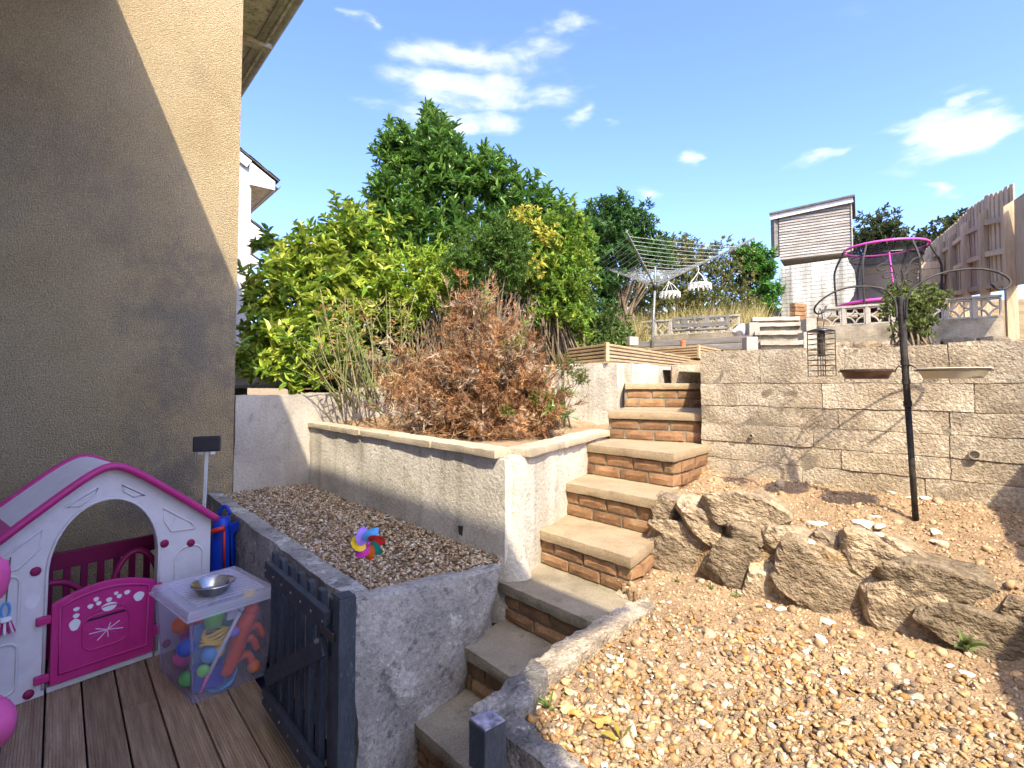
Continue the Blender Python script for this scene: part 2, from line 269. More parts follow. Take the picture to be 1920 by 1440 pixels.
class MB:
    def __init__(s): s.V = []; s.F = []
    def add(s, V, Fc):
        k = len(s.V); s.V += [Vector(v) for v in V]; s.F += [tuple(i+k for i in f) for f in Fc]; return s
    def hexa(s, b, t): return s.add(list(b)+list(t), [(3,2,1,0),(4,5,6,7),(0,1,5,4),(1,2,6,5),(2,3,7,6),(3,0,4,7)])
    def box(s, c, size, rz=0, M=None):
        x, y, z = [q/2 for q in size]; P = [(-x,-y,-z),(x,-y,-z),(x,y,-z),(-x,y,-z),(-x,-y,z),(x,-y,z),(x,y,z),(-x,y,z)]
        m = M or (Matrix.Translation(c) @ Matrix.Rotation(rz, 4, 'Z')); P = [m @ Vector(p) for p in P]; return s.hexa(P[:4], P[4:])
    def bar(s, a, b, w, h, up=(0,0,1)):
        a, b = Vector(a), Vector(b); d = (b-a).normalized(); u = Vector(up); sd = d.cross(u)
        if sd.length < 1e-4: sd = d.cross(Vector((1,0,0)))
        sd.normalize(); u = sd.cross(d); q = [sd*(-w/2)-u*(h/2), sd*(w/2)-u*(h/2), sd*(w/2)+u*(h/2), sd*(-w/2)+u*(h/2)]
        return s.hexa([a+v for v in q], [b+v for v in q])
    def tube(s, path, r, n=8, closed=False):
        P = [Vector(p) for p in path]; k = len(s.V); m = len(P)
        rr = r if hasattr(r, '__len__') else [r]*m; nrm = None
        for i, p in enumerate(P):
            if closed: d = P[(i+1) % m]-P[i-1]
            else: d = P[min(i+1, m-1)]-P[max(i-1, 0)]
            d.normalize()
            if nrm is None: nrm = d.orthogonal().normalized()
            else:
                nrm = nrm-d*nrm.dot(d); nrm.normalize()
            bn = d.cross(nrm)
            for j in range(n):
                a = 2*math.pi*j/n; s.V.append(p+(nrm*math.cos(a)+bn*math.sin(a))*rr[i])
        for i in range(m if closed else m-1):
            for j in range(n):
                a, b = k+i*n+j, k+i*n+(j+1) % n; c = k+((i+1) % m)*n+(j+1) % n; d = k+((i+1) % m)*n+j; s.F.append((a, b, c, d))
        if not closed:
            s.F.append(tuple(k+j for j in reversed(range(n)))); s.F.append(tuple(k+(m-1)*n+j for j in range(n)))
        return s
    def lathe(s, prof, n=24, M=Matrix.Identity(4)):
        k = len(s.V); m = len(prof)
        for (r, z) in prof:
            for j in range(n): a = 2*math.pi*j/n; s.V.append(M @ Vector((r*math.cos(a), r*math.sin(a), z)))
        for i in range(m-1):
            for j in range(n): s.F.append((k+i*n+j, k+i*n+(j+1) % n, k+(i+1)*n+(j+1) % n, k+(i+1)*n+j))
        if prof[0][0] > 1e-6: s.F.append(tuple(k+j for j in reversed(range(n))))
        if prof[-1][0] > 1e-6: s.F.append(tuple(k+(m-1)*n+j for j in range(n)))
        return s
    def prism(s, poly, d):       # closed outline (3-d points) pushed along d
        d = Vector(d); n = len(poly); P = [Vector(p) for p in poly]
        return s.add(P+[p+d for p in P], [tuple(reversed(range(n))), tuple(range(n, 2*n))]+[(i, (i+1) % n, (i+1) % n+n, i+n) for i in range(n)])
    def ball(s, c, r, n=10, sq=(1,1,1)):
        pr = [(max(1e-7, math.sin(math.pi*i/n)), -math.cos(math.pi*i/n)) for i in range(n+1)]
        return s.lathe(pr, n*2, Matrix.Translation(c) @ Matrix.Diagonal((r*sq[0], r*sq[1], r*sq[2], 1)))
    def build(s, name, m, parent=None, smooth=False, bevel=0, merge=False): return link_mesh(name, s.V, s.F, m, parent, smooth, None, bevel, merge)
def autosmooth(o, ang=40):
    me = o.data; bm = bmesh.new(); bm.from_mesh(me)
    for e in bm.edges: e.smooth = len(e.link_faces) == 2 and e.calc_face_angle(0) < R(ang)
    for f in bm.faces: f.smooth = True
    bm.to_mesh(me); bm.free(); return o
def hexgrid(b, t, n, amp=0., freq=6., rnd=0., seed=0.):
    """surface of a bent box with n=(na,nb,nc) cells and noise-roughened faces; corners b (4, ccw), t (4)"""
    b = [Vector(p) for p in b]; t = [Vector(p) for p in t]; V = []; Fc = []; idx = {}
    na, nb, nc = n
    def pt(i, j, k):
        key = (i, j, k)
        if key in idx: return idx[key]
        u, v, w = i/na, j/nb, k/nc
        lo = b[0].lerp(b[1], u).lerp(b[3].lerp(b[2], u), v); hi = t[0].lerp(t[1], u).lerp(t[3].lerp(t[2], u), v); p = lo.lerp(hi, w)
        ed = (i in (0, na))+(j in (0, nb))+(k in (0, nc))
        if rnd and ed >= 2:
            ctr = sum(b+t, Vector())/8; p = p+(ctr-p).normalized()*rnd*(1 if ed == 2 else 1.6)
        if amp:
            q = p*freq+Vector((seed, seed*1.7, seed*.3))
            p = p+Vector((noise.noise(q), noise.noise(q+Vector((31.4, 7, 3))), noise.noise(q+Vector((5, 47, 11)))))*amp + Vector((noise.noise(q*3.1), noise.noise(q*3.1+Vector((9, 1, 4))), noise.noise(q*3.1+Vector((2, 8, 5)))))*amp*.5
        idx[key] = len(V); V.append(p); return idx[key]
    for i in range(na):
        for j in range(nb):
            Fc.append((pt(i,j,0), pt(i,j+1,0), pt(i+1,j+1,0), pt(i+1,j,0))); Fc.append((pt(i,j,nc), pt(i+1,j,nc), pt(i+1,j+1,nc), pt(i,j+1,nc)))
        for k in range(nc):
            Fc.append((pt(i,0,k), pt(i+1,0,k), pt(i+1,0,k+1), pt(i,0,k+1))); Fc.append((pt(i,nb,k), pt(i,nb,k+1), pt(i+1,nb,k+1), pt(i+1,nb,k)))
    for j in range(nb):
        for k in range(nc):
            Fc.append((pt(0,j,k), pt(0,j,k+1), pt(0,j+1,k+1), pt(0,j+1,k))); Fc.append((pt(na,j,k), pt(na,j+1,k), pt(na,j+1,k+1), pt(na,j,k+1)))
    return V, Fc
def hexo(name, b, t, m, parent=None, n=(6,3,4), amp=.004, freq=6., rnd=.004, seed=0., smooth=True):
    V, Fc = hexgrid(b, t, n, amp, freq, rnd, seed); o = link_mesh(name, V, Fc, m, parent)
    return autosmooth(o, 50) if smooth else o
def v3(p, z): return Vector((p[0], p[1], z))
D1 = Vector((-.648, .762, 0)).normalized(); D2 = Vector((D1.y, -D1.x, 0))
def pl(a, b, z=0.): return D1*a+D2*b+Vector((0, 0, z))      # a along the terrace, b away from the house front
def ab(p): return p.x*D1.x+p.y*D1.y, p.x*D2.x+p.y*D2.y
DK = -1.6                                                      # deck level below the eye

# ------------------------------------------------------------------ ground
G = 500
struct(link_mesh('ground', [(-G,-G,-1.85),(G,-G,-1.85),(G,G,-1.85),(-G,G,-1.85)], [(0,1,2,3)], X['bank']))
GR = -.93                                                       # gravel bed level
pW = at_z(560, 908, GR); AW, _ = ab(pW)                        # plane of the pebbledash flank wall
def on_wall(px, py=900):                                        # b coordinate of a pixel column on that plane
    d = ray(px, py); return ab(d*(AW/(d.x*D1.x+d.y*D1.y)))[1]
BC = on_wall(436)
FB = -.42                                                       # own house front
# own house: the photographer stands against its front; it throws the big shadow
def hroof(root, a0, a1, b0, b1, z, pitch=.62, over=.6, gut=True, name='roof'):
    """roof slab over a in a0..a1 with its eave at b1, rising towards b0"""
    rise = (b1-b0)*pitch; m = MB(); t = .1
    m.hexa([pl(a0,b1,z),pl(a1,b1,z),pl(a1,b0,z+rise),pl(a0,b0,z+rise)], [pl(a0,b1,z+t),pl(a1,b1,z+t),pl(a1,b0,z+rise+t),pl(a0,b0,z+rise+t)])
    r = m.build(name, X['slate'], root); return r
oh = thing('own_house', pl(1.5, -2, DK), 'rendered house at whose wall the picture was taken, its eaves shading the deck', 'house')
m = MB(); m.hexa([pl(-1.6,FB,DK-.2),pl(-1.6,-5,DK-.2),pl(AW-.004,-5,DK-.2),pl(AW-.004,FB,DK-.2)], [pl(-1.6,FB,3.3),pl(-1.6,-5,3.3),pl(AW-.004,-5,3.3),pl(AW-.004,FB,3.3)]); m.build('wall', X['dash_plain'], oh, merge=True)
EB, EZ = .11, 3.26
hroof(oh, -1.68, AW-.004, -5, EB-.04, EZ)
MB().hexa([pl(-1.67,FB,EZ-.12),pl(AW-.006,FB,EZ-.12),pl(AW-.006,EB-.05,EZ-.12),pl(-1.67,EB-.05,EZ-.12)],[pl(-1.67,FB,EZ-.10),pl(AW-.006,FB,EZ-.10),pl(AW-.006,EB-.05,EZ-.10),pl(-1.67,EB-.05,EZ-.10)]).build('soffit', X['soffit'], oh)
MB().bar(pl(-1.68,EB,EZ-.04), pl(AW-.006,EB,EZ-.04), .1, .09).build('gutter', X['gutter'], oh)

# pebbledash house next door: flank wall facing us, eave to the right
def terrace_house(name, label, aw, bc, zf, ze, over, wallm, length=7., width=6., gut_r=.06, slates=True, group=None):
    h = thing(name, pl(aw, bc, zf), label, 'house', group)
    V, Fc = hexgrid([pl(aw,bc-width,zf),pl(aw,bc,zf),pl(aw+length,bc,zf),pl(aw+length,bc-width,zf)], [pl(aw,bc-width,ze+.15+(over+.07+width)*.62),pl(aw,bc,ze+.15+(over+.07)*.62),pl(aw+length,bc,ze+.15+(over+.07)*.62),pl(aw+length,bc-width,ze+.15+(over+.07+width)*.62)], (6,1,6), .0)
    w = link_mesh('wall', V, Fc, wallm, h)
    e = bc+over
    MB().hexa([pl(aw-.03,bc-.02,ze),pl(aw+length,bc-.02,ze),pl(aw+length,e-.03,ze),pl(aw-.03,e-.03,ze)],[pl(aw-.03,bc-.02,ze+.02),pl(aw+length,bc-.02,ze+.02),pl(aw+length,e-.03,ze+.02),pl(aw-.03,e-.03,ze+.02)]).build('soffit', X['soffit'], h, merge=True)
    MB().bar(pl(aw-.035,e-.015,ze+.06), pl(aw+length,e-.015,ze+.06), .03, .17).build('fascia', X['upvc'] if slates else X['soffit'], h, merge=True)
    m = MB(); n = 8
    prof = [(e+.01+gut_r+math.cos(math.pi+math.pi*i/n)*gut_r, ze+.11+math.sin(math.pi+math.pi*i/n)*gut_r) for i in range(n+1)]
    prof += [(b-.004*(1 if b > e+.01+gut_r else -1), z+.004) for b, z in reversed(prof)]
    m.prism([pl(aw-.04, b, z) for b, z in prof], D1*(length+.04)); m.build('gutter', X['gutter'], h, merge=True)
    # boxed eave end on the flank
    MB().prism([pl(aw-.05,bc-.05,ze-.01),pl(aw-.05,e+.0,ze-.01),pl(aw-.05,e+.0,ze+.17),pl(aw-.05,bc-.05,ze+.17+(over+.05)*.62)], D1*.018).build('eave_box_end', X['upvc'] if slates else X['soffit'], h, merge=True)
    # bargeboard and roof
    MB().bar(pl(aw-.05,bc-.06,ze+.17+(over+.06)*.62-.08), pl(aw-.05,bc-width,ze+.17+(over+width)*.62-.08), .03, .18).build('bargeboard', X['upvc'], h, merge=True)
    r = MB().hexa([pl(aw-.09,e+.07,ze+.175),pl(aw+length,e+.07,ze+.175),pl(aw+length,bc-width,ze+.175+(over+.07+width)*.62),pl(aw-.09,bc-width,ze+.175+(over+.07+width)*.62)],
        [pl(aw-.09,e+.07,ze+.2),pl(aw+length,e+.07,ze+.2),pl(aw+length,bc-width,ze+.2+(over+.07+width)*.62),pl(aw-.09,bc-width,ze+.2+(over+.07+width)*.62)]).build('roof', X['slate'], h, merge=True)
    if slates:
        for i in range(7):
            b = e+.09-i*.19; z = ze+.215+(e+.07-b)*.62+.004
            for k in range(3):
                a = aw-.1+k*.3+(i % 2)*.02
                o = MB().hexa([pl(a,b,z),pl(a+.29,b,z),pl(a+.29,b-.24,z+.155),pl(a,b-.24,z+.155)],[pl(a,b,z+.012),pl(a+.29,b,z+.012),pl(a+.29,b-.24,z+.162),pl(a,b-.24,z+.162)]).build('slate', X['slate'], r, merge=True)
    return h
EO = .60; dq = ray(548, 4); tq = (AW)/(dq.x*D1.x+dq.y*D1.y)
hz_e = dq*((BC+EO)/(dq.x*D2.x+dq.y*D2.y)); ZE = hz_e.z
wing = terrace_house('pebbledash_house', 'tall cream pebbledash house wall filling the left side, sunlit at the top', AW, BC, DK-.1, ZE, EO, X['dash'], 9., 8., slates=False)
for k, (aa, ln) in enumerate(((.13, .10), (1.5, .1))):
    MB().bar(pl(AW+aa, BC-.01, ZE-.03), pl(AW+aa, BC+EO+.05, ZE-.035), .13, .06).build('eave_bracket', X['soffit'], wing, bevel=.008)
MB().bar(pl(AW+.0,BC+EO-.1,ZE-.012), pl(AW+8.9,BC+EO-.1,ZE-.012), .05, .02).build('soffit_batten', X['gutter'], wing)
# neighbours further up the terrace
for (pxc, dep, pyt, ov, lab) in ((470, 11., 347, .46, 'white neighbouring house just past the pebbledash corner, slate eave on show'), (471, 18., 448, .62, 'second white house up the terrace, small eave under the nearer one'), (463, 27., 492, .6, 'farthest white house of the terrace, barely above the shrub')):
    p = at_y(pxc, 400, dep); a, b = ab(p); ze = at_y(pxc, pyt, dep).z
    terrace_house('neighbour_house', lab, a, b, DK-.2, ze, ov, X['nwall'], 5., 4.5, group='terrace houses seen past the corner')

# ------------------------------------------------------------------ deck
deck = struct(thing('deck', pl(1.5, .4, DK), None, None)); deck['label'] = 'brown ribbed timber deck'
k0 = -.005; bw = .145
joints = {3: 2.45, 4: 2.15, 5: 1.95, 6: 2.3, 2: 3.3, 7: 2.8}
for i in range(-2, 9):
    b0, b1 = k0+i*bw+.004, k0+(i+1)*bw-.004
    if b0 > 1.19: break
    a_end = AW-.01 if b1 < 1.0 else 2.2
    segs = [(-1.0, a_end)]
    if i in joints: j = joints[i]; segs = [(-1.0, j-.002), (j+.002, a_end)]
    for (a0, a1) in segs:
        z1 = DK+random.uniform(-.0015, .0015)
        MB().hexa([pl(a0,b0,DK-.028),pl(a0,b1,DK-.028),pl(a1,b1,DK-.028),pl(a1,b0,DK-.028)],[pl(a0,b0,z1),pl(a0,b1,z1),pl(a1,b1,z1),pl(a1,b0,z1)]).build('deck_board', X['deck'], deck, bevel=.004)
MB().hexa([pl(-1,FB+.0,DK-.15),pl(-1,1.25,DK-.15),pl(AW-.01,1.25,DK-.15),pl(AW-.01,FB+.0,DK-.15)],[pl(-1,FB+.0,DK-.06),pl(-1,1.25,DK-.06),pl(AW-.01,1.25,DK-.06),pl(AW-.01,FB+.0,DK-.06)]).build('deck_frame', X['navy'], deck)

# ------------------------------------------------------------------ steps (levels found from the 0.2 m risers)
ST = [(0.006, at_y(1171,714,4.85), at_y(1345,714,4.72)), (-.21, at_z(1140,771,-.21), at_z(1335,776,-.21)), (-.42, at_z(1100,832,-.42), at_z(1264,850,-.42)),
      (-.63, at_z(1055,903,-.63), at_z(1231,936,-.63)), (-.836, at_z(1006,990,-.836), at_z(1184,1044,-.836)), (-1.03, at_z(939,1089,-1.03), at_z(1140,1176,-1.03)),
      (-1.222, at_z(870,1207,-1.222), at_z(1010,1297,-1.222)), (-1.423, at_z(781,1351,-1.423), at_z(925,1480,-1.423))]
steps = thing('garden_steps', v3(ST[7][1], DK), 'brick and slab garden steps climbing between the rendered wall and the rockery', 'steps')
BRK = []
for k in range(4):
    V, Fc = hexgrid([(-.5,-.5,-.5),(.5,-.5,-.5),(.5,.5,-.5),(-.5,.5,-.5)], [(-.5,-.5,.5),(.5,-.5,.5),(.5,.5,.5),(-.5,.5,.5)], (4,2,2), .0)
    V = [Vector((v.x*.21, v.y*.1, v.z*.064)) for v in V]
    W2 = []
    for v in V:
        e = (abs(abs(v.x)-.105) < 1e-4)+(abs(abs(v.y)-.05) < 1e-4)+(abs(abs(v.z)-.032) < 1e-4)
        q = v.copy()
        if e >= 2: q = Vector((v.x-.005*np.sign(v.x)*(abs(abs(v.x)-.105) < 1e-4), v.y-.005*np.sign(v.y)*(abs(abs(v.y)-.05) < 1e-4), v.z-.004*np.sign(v.z)*(abs(abs(v.z)-.032) < 1e-4)))
        q += Vector((random.uniform(-1,1), random.uniform(-1,1), random.uniform(-1,1)))*.0017; W2.append(q)
    me = bpy.data.meshes.new('brick'); me.from_pydata([tuple(v) for v in W2], [], Fc); me.materials.append(X['brick']); BRK.append(me)
def brick_run(parent, p0, p1, z0, z1, courses, off=0., bl=.222, depth=.1, gap=.008):
    p0, p1 = Vector((p0.x, p0.y, 0)), Vector((p1.x, p1.y, 0)); Lr = (p1-p0).length; d = (p1-p0)/Lr; ang = math.atan2(d.y, d.x); inn = Vector((-d.y, d.x, 0))
    ch = (z1-z0)/courses
    for c in range(courses):
        s = -((c+1) % 2)*bl*.5+off if c % 2 == 0 else off*1.0
        s = -bl*.5 if (c % 2 == 0) else 0.
        s += off
        while s < Lr-.01:
            a, b = max(s, 0.)+gap/2, min(s+bl, Lr)-gap/2
            if b-a > .03:
                mid = p0+d*((a+b)/2)+inn*(depth/2+random.uniform(-.003, .003)); mid.z = z0+ch*(c+.5)
                mw = Matrix.Translation(mid) @ Matrix.Rotation(ang+random.uniform(-.006, .006), 4, 'Z') @ Matrix.Diagonal(((b-a)/.21, depth/.1, (ch-gap)/.064, 1))
                link('brick', random.choice(BRK), parent, mw)
            s += bl
for i, (z, fl, fr) in enumerate(ST):
    d = (fr-fl); d.z = 0; w = d.length; d.normalize(); inn = Vector((-d.y, d.x, 0))
    if inn.y < 0: inn = -inn
    if i > 0: bl, br = ST[i-1][1]+inn*.06, ST[i-1][2]+inn*.06
    else: bl, br = fl+inn*.5, fr+inn*.5
    if i >= 5: br = br+d*(.42 if i == 5 else .2); fr = fr+d*(.2 if i == 5 else .1)
    if i in (3, 4):      # side return visible on the right
        br = fr+(br-fr)*1.0
    th = .052
    fo = -inn*.018
    base = [v3(fl+fo, z-th), v3(fr+fo+d*.012, z-th), v3(br, z-th), v3(bl, z-th)]
    hexo('tread_slab', base, [v3(p, z) for p in base], X['slab'] if i < 5 else X['slab_grey_shade'], steps, (26,10,3), .0035, 26, .004, i*3.7)
    zb = ST[i+1][0] if i < 7 else DK
    n0, n1 = fl-d*.0, fr-d*.006
    brick_run(steps, n0, n1, zb+.0, z-th-.003, 2, off=random.uniform(-.09, .02))
    brick_run(steps, n1+inn*.105, br-d*.006, zb-.16 if i in (2, 3, 4) else zb, z-th-.003, 2 if i not in (2,3,4) else 4, off=.0)
    core = [v3(n0+inn*.013, zb-.18), v3(n1+inn*.013-d*.010, zb-.18), v3(br-d*.014, zb-.18), v3(bl, zb-.18)]
    hexo('mortar_bed', core, [v3(p, z-th-.002) for p in core], X['mortar'], steps, (4,2,2), .0, 6, 0, smooth=False)

# ------------------------------------------------------------------ gravel bed (planter) beside the gate
PR = -.905
C0 = at_z(664, 1128, PR); a0c, b0c = ab(C0)
Rp = at_z(948, 1062, PR)
planter = thing('planter_wall', v3(C0, DK), 'mottled grey rendered planter holding the gravel bed beside the gate', 'planter')
c0b = at_z(668, 1440, -1.40); c0b = v3(c0b, 0)
# left wall: outer face along the deck edge
lo0, lo1 = pl(a0c, b0c), pl(AW-.003, b0c)
hexo('left_wall', [v3(lo0, DK), v3(lo0+D2*.10, DK), v3(lo1+D2*.10, DK), v3(lo1, DK)], [v3(lo0, PR), v3(lo0+D2*.105, PR), v3(lo1+D2*.105, PR), v3(lo1, PR)], X['grey_render'], planter, (4,40,10), .010, 7, .008)
fb1 = ST[5][1]+Vector((-.02, .0, 0))
q = (Rp-C0).normalized(); qn = Vector((-q.y, q.x, 0))
hexo('front_wall', [v3(c0b, DK), v3(at_z(781,1351,-1.423)+Vector((.12,.17,0)), DK), v3(Rp+qn*.12, DK), v3(C0+D1*.14, DK)], [v3(C0-D2*.0, PR), v3(Rp, PR), v3(Rp+qn*.1, PR), v3(C0+D1*.12, PR)], X['grey_render'], planter, (30,4,24), .011, 7, .009, 4.)
# ------------------------------------------------------------------ rendered walls of the raised bed
CZ = -.36
B0 = at_z(577, 904, GR); B1 = at_z(948, 1050, GR); B2 = at_z(1143, 806, CZ)
Bp = at_z(985, 1056, -1.0)
bed = thing('raised_bed_wall', v3(B1, -1.1), 'stained white rendered bed wall with stone coping below the dead conifer', 'wall')
dB = (B1-B0); dB.z = 0; dB.normalize(); nB = Vector((-dB.y, dB.x, 0))
if nB.y < 0: nB = -nB
hexo('wall_face', [v3(B0-nB*.01, DK), v3(B1-nB*.015, DK), v3(B1+nB*.16, DK), v3(B0+nB*.14, DK)], [v3(B0, CZ-.045), v3(B1, CZ-.045), v3(B1+nB*.13, CZ-.045), v3(B0+nB*.13, CZ-.045)], X['white_render'], bed, (36,3,14), .012, 4, .004, 2.)
pr0 = v3(at_z(984, 1052, -1.02), 0); pt0 = v3(at_z(975, 846, CZ), 0)
dC = (B2-pt0); dC.z = 0; dC.normalize(); nC = Vector((-dC.y, dC.x, 0))
hexo('return_wall', [v3(pt0, -1.25), v3(B2+dC*.05, -1.25), v3(B2+nC*.13+dC*.05, -1.25), v3(pt0+nC*.13, -1.25)], [v3(pt0, CZ-.045), v3(B2+dC*.05, CZ-.045), v3(B2+nC*.12+dC*.05, CZ-.045), v3(pt0+nC*.12, CZ-.045)], X['white_render'], bed, (20,3,14), .014, 5, .004, 9.)
# rounded corner pier, spreading at the foot
m = MB(); nseg = 16; cp = (v3(B1, 0)+pt0)/2+Vector((-.005, .068, 0))
prof = [(.135, -1.25), (.11, -1.05), (.08, -.92), (.06, -.78), (.052, -.48), (.05, -.40), (.036, -.388), (.0001, -.384)]
m.lathe(prof, 20, Matrix.Translation(cp)); V = [v+Vector((noise.noise(v*7), noise.noise(v*7+Vector((9,2,1))), 0))*.03 for v in m.V]
autosmooth(link_mesh('corner_pier', V, m.F, X['pier'], bed), 60)
def copings(parent, p0, p1, nrm, z, L0=.55, w=.17, th=.042):
    d = p1-p0; d.z = 0; Lr = d.length; d.normalize(); n = max(1, round(Lr/L0)); s = 0; cuts = [0]+[Lr*(i+1)/n+random.uniform(-.08, .08)*(i < n-1) for i in range(n)]
    for i in range(n):
        a, b = p0+d*(cuts[i]+.003), p0+d*(cuts[i+1]-.003); o = -nrm*.03+nrm*random.uniform(-.004, .004); zz = z+random.uniform(-.003, .003)
        base = [v3(a+o, zz-th), v3(b+o, zz-th), v3(b+o+nrm*w, zz-th), v3(a+o+nrm*w, zz-th)]
        hexo('coping_stone', base, [v3(p, zz) for p in base], X['coping'], parent, (10,3,2), .004, 14, .005, i*2.)
copings(bed, B0, B1-dB*.05, nB, CZ); copings(bed, pt0+dC*.05, B2, nC, CZ+.004)
MB().hexa([v3(B1-dB*.42-nB*.004,GR+.0),v3(B1-dB*.385-nB*.004,GR),v3(B1-dB*.385+nB*.01,GR),v3(B1-dB*.42+nB*.01,GR)],[v3(B1-dB*.42-nB*.0145,GR+.10),v3(B1-dB*.385-nB*.0145,GR+.10),v3(B1-dB*.385+nB*.01,GR+.10),v3(B1-dB*.42+nB*.01,GR+.10)]).build('weep_slot', X['black'], bed)
# garden wall carrying on from the house flank
gw = thing('garden_wall', pl(AW, BC, DK), 'patchy grey garden wall running on from the house corner under the spotted laurel', 'wall')
hexo('wall_body', [pl(AW+.012,BC+.002,DK),pl(AW+.012,3.4,DK),pl(AW+.17,3.4,DK),pl(AW+.17,BC+.002,DK)], [pl(AW+.012,BC+.002,-.10),pl(AW+.012,3.4,-.07),pl(AW+.17,3.4,-.07),pl(AW+.17,BC+.002,-.10)], X['wall_paint'], gw, (30,2,16), .012, 3, .01, 5.)

# ------------------------------------------------------------------ block retaining wall on the right
WL = at_z(1313, 873, -.585); WR0 = at_z(1897, 909, -.50)
WLp, WRp = v3(at_y(1313, 720, 3.72), 0), v3(at_y(1897, 720, 2.62), 0)
dW = (WRp-WLp).normalized(); nW = Vector((-dW.y, dW.x, 0)); WLEN = 2.7
bwall = thing('block_wall', v3(WLp, -.7), 'weathered concrete block retaining wall behind the bird feeder pole', 'wall')
levels = [-.72, -.50, -.385, -.265, -.145, .004, .215]
for c in range(len(levels)-1):
    z0, z1 = levels[c], levels[c+1]; s = 0.; k = 0; bl = .44 if c < 5 else .40
    bl = (.62, .5, .7, .55, .66, .58)[c]; s = -random.choice((.12, .22, .31)) if c % 2 else 0.
    while s < WLEN:
        a, b = max(s, 0)+.0006, min(s+bl*random.uniform(.8, 1.2), WLEN)-.0006; s = b+.0006
        if b-a < .05: continue
        o = nW*random.uniform(-.004, .003)
        base = [v3(WLp+dW*a+o, z0+.002), v3(WLp+dW*b+o, z0+.002), v3(WLp+dW*b+nW*.2, z0+.005), v3(WLp+dW*a+nW*.2, z0+.005)]
        zz = z1-.002+(random.uniform(-.006, .012) if c == 5 else 0)
        hexo('block', base, [v3(p, zz) for p in base], X['block'], bwall, (16,3,5), .007, 11, .0018, 7.)
# end return running back beside the steps
eR = Vector((.36, .93, 0)).normalized(); eN = Vector((eR.y, -eR.x, 0))
for c in range(len(levels)-1):
    z0, z1 = levels[c], levels[c+1]
    for s0, s1 in ((.2, .62), (.63, 1.05), (1.06, 1.5)):
        p, q2 = WLp+eR*s0, WLp+eR*s1
        base = [v3(p, z0+.005), v3(p+eN*.18, z0+.005), v3(q2+eN*.18, z0+.005), v3(q2, z0+.005)]
        hexo('block', base, [v3(v, z1-.004) for v in base], X['block'], bwall, (3,6,3), .006, 16, .006, random.random()*50)
MB().hexa([v3(WLp+nW*.0045+dW*.01,-.74),v3(WLp+dW*(WLEN-.01)+nW*.0045,-.74),v3(WLp+dW*(WLEN-.01)+nW*.19,-.74),v3(WLp+nW*.19+dW*.01,-.74)],[v3(WLp+nW*.0045+dW*.01,.20),v3(WLp+dW*(WLEN-.01)+nW*.0045,.20),v3(WLp+dW*(WLEN-.01)+nW*.19,.20),v3(WLp+nW*.19+dW*.01,.20)]).build('mortar_bed', X['mortar'], bwall)
# weep pipes
for (px, py, r) in ((1410, 817, .013), (1828, 852, .024)):
    d = ray(px, py); t = (WLp.dot(nW))/(d.dot(nW)); p = d*t
    mm = MB(); Mx = Matrix.Translation(p-nW*.02) @ nW.to_track_quat('Z', 'Y').to_matrix().to_4x4()
    mm.lathe([(r*.8, .1), (r*.8, 0), (r, 0), (r, .12)], 18, Mx); pp = mm.build('weep_pipe', X['gutter'], bwall, smooth=False)
    MB().lathe([(1e-6, .02), (r*.8, .02)], 18, Mx).build('pipe_bore', X['black'], pp)

# ------------------------------------------------------------------ rough kerb between steps and gravel
kerb = thing('rough_kerb', v3(at_z(885, 1335, -.95), DK), 'rough broken concrete kerb along the lower steps, dark and mouldy by the post', 'kerb')
KZ = -.955
ki = [v3(at_z(x, y, KZ), 0) for x, y in ((1212,1112),(1105,1168),(1000,1236),(882,1330))]
ko = [v3(at_z(x, y, KZ), 0) for x, y in ((1228,1132),(1135,1192),(1030,1268),(972,1340))]
for i in range(3):
    hexo('kerb_length', [v3(ki[i+1], DK), v3(ko[i+1], DK), v3(ko[i], DK), v3(ki[i], DK)], [v3(ki[i+1], KZ+(.0 if i < 2 else .0)), v3(ko[i+1], KZ), v3(ko[i], KZ-.01*(i == 0)), v3(ki[i], KZ-.01*(i == 0))], X['mould'] if i == 2 else X['kerb'], kerb, (14,26,16), .014, 14, 0, 3.)
e0, e1 = v3(at_z(882,1330,KZ), 0), v3(at_z(972,1340,KZ), 0); g0 = e0+Vector((.6, -.68, 0)); g1 = e1+Vector((.6, -.68, 0))
hexo('kerb_length', [v3(g0, DK), v3(g1, DK), v3(e1-Vector((0,.002,0)), DK), v3(e0-Vector((0,.002,0)), DK)], [v3(g0, KZ-.01), v3(g1, KZ-.02), v3(e1, KZ), v3(e0, KZ)], X['mould'], kerb, (16,40,16), .014, 14, 0, 3.)

pf = at_z(1190, 1116, -1.02); hexo('mortar_fillet', [v3(pf+D1*-.06+D2*-.05,-1.3),v3(pf+D1*-.06+D2*.07,-1.3),v3(pf+D1*.09+D2*.07,-1.3),v3(pf+D1*.09+D2*-.05,-1.3)],[v3(pf+D1*-.06+D2*-.05,-1.02),v3(pf+D1*-.06+D2*.07,-1.0),v3(pf+D1*.09+D2*.07,-.995),v3(pf+D1*.09+D2*-.05,-1.018)], X['kerb'], kerb, (5,5,3), .010, 16, .006, 2.)
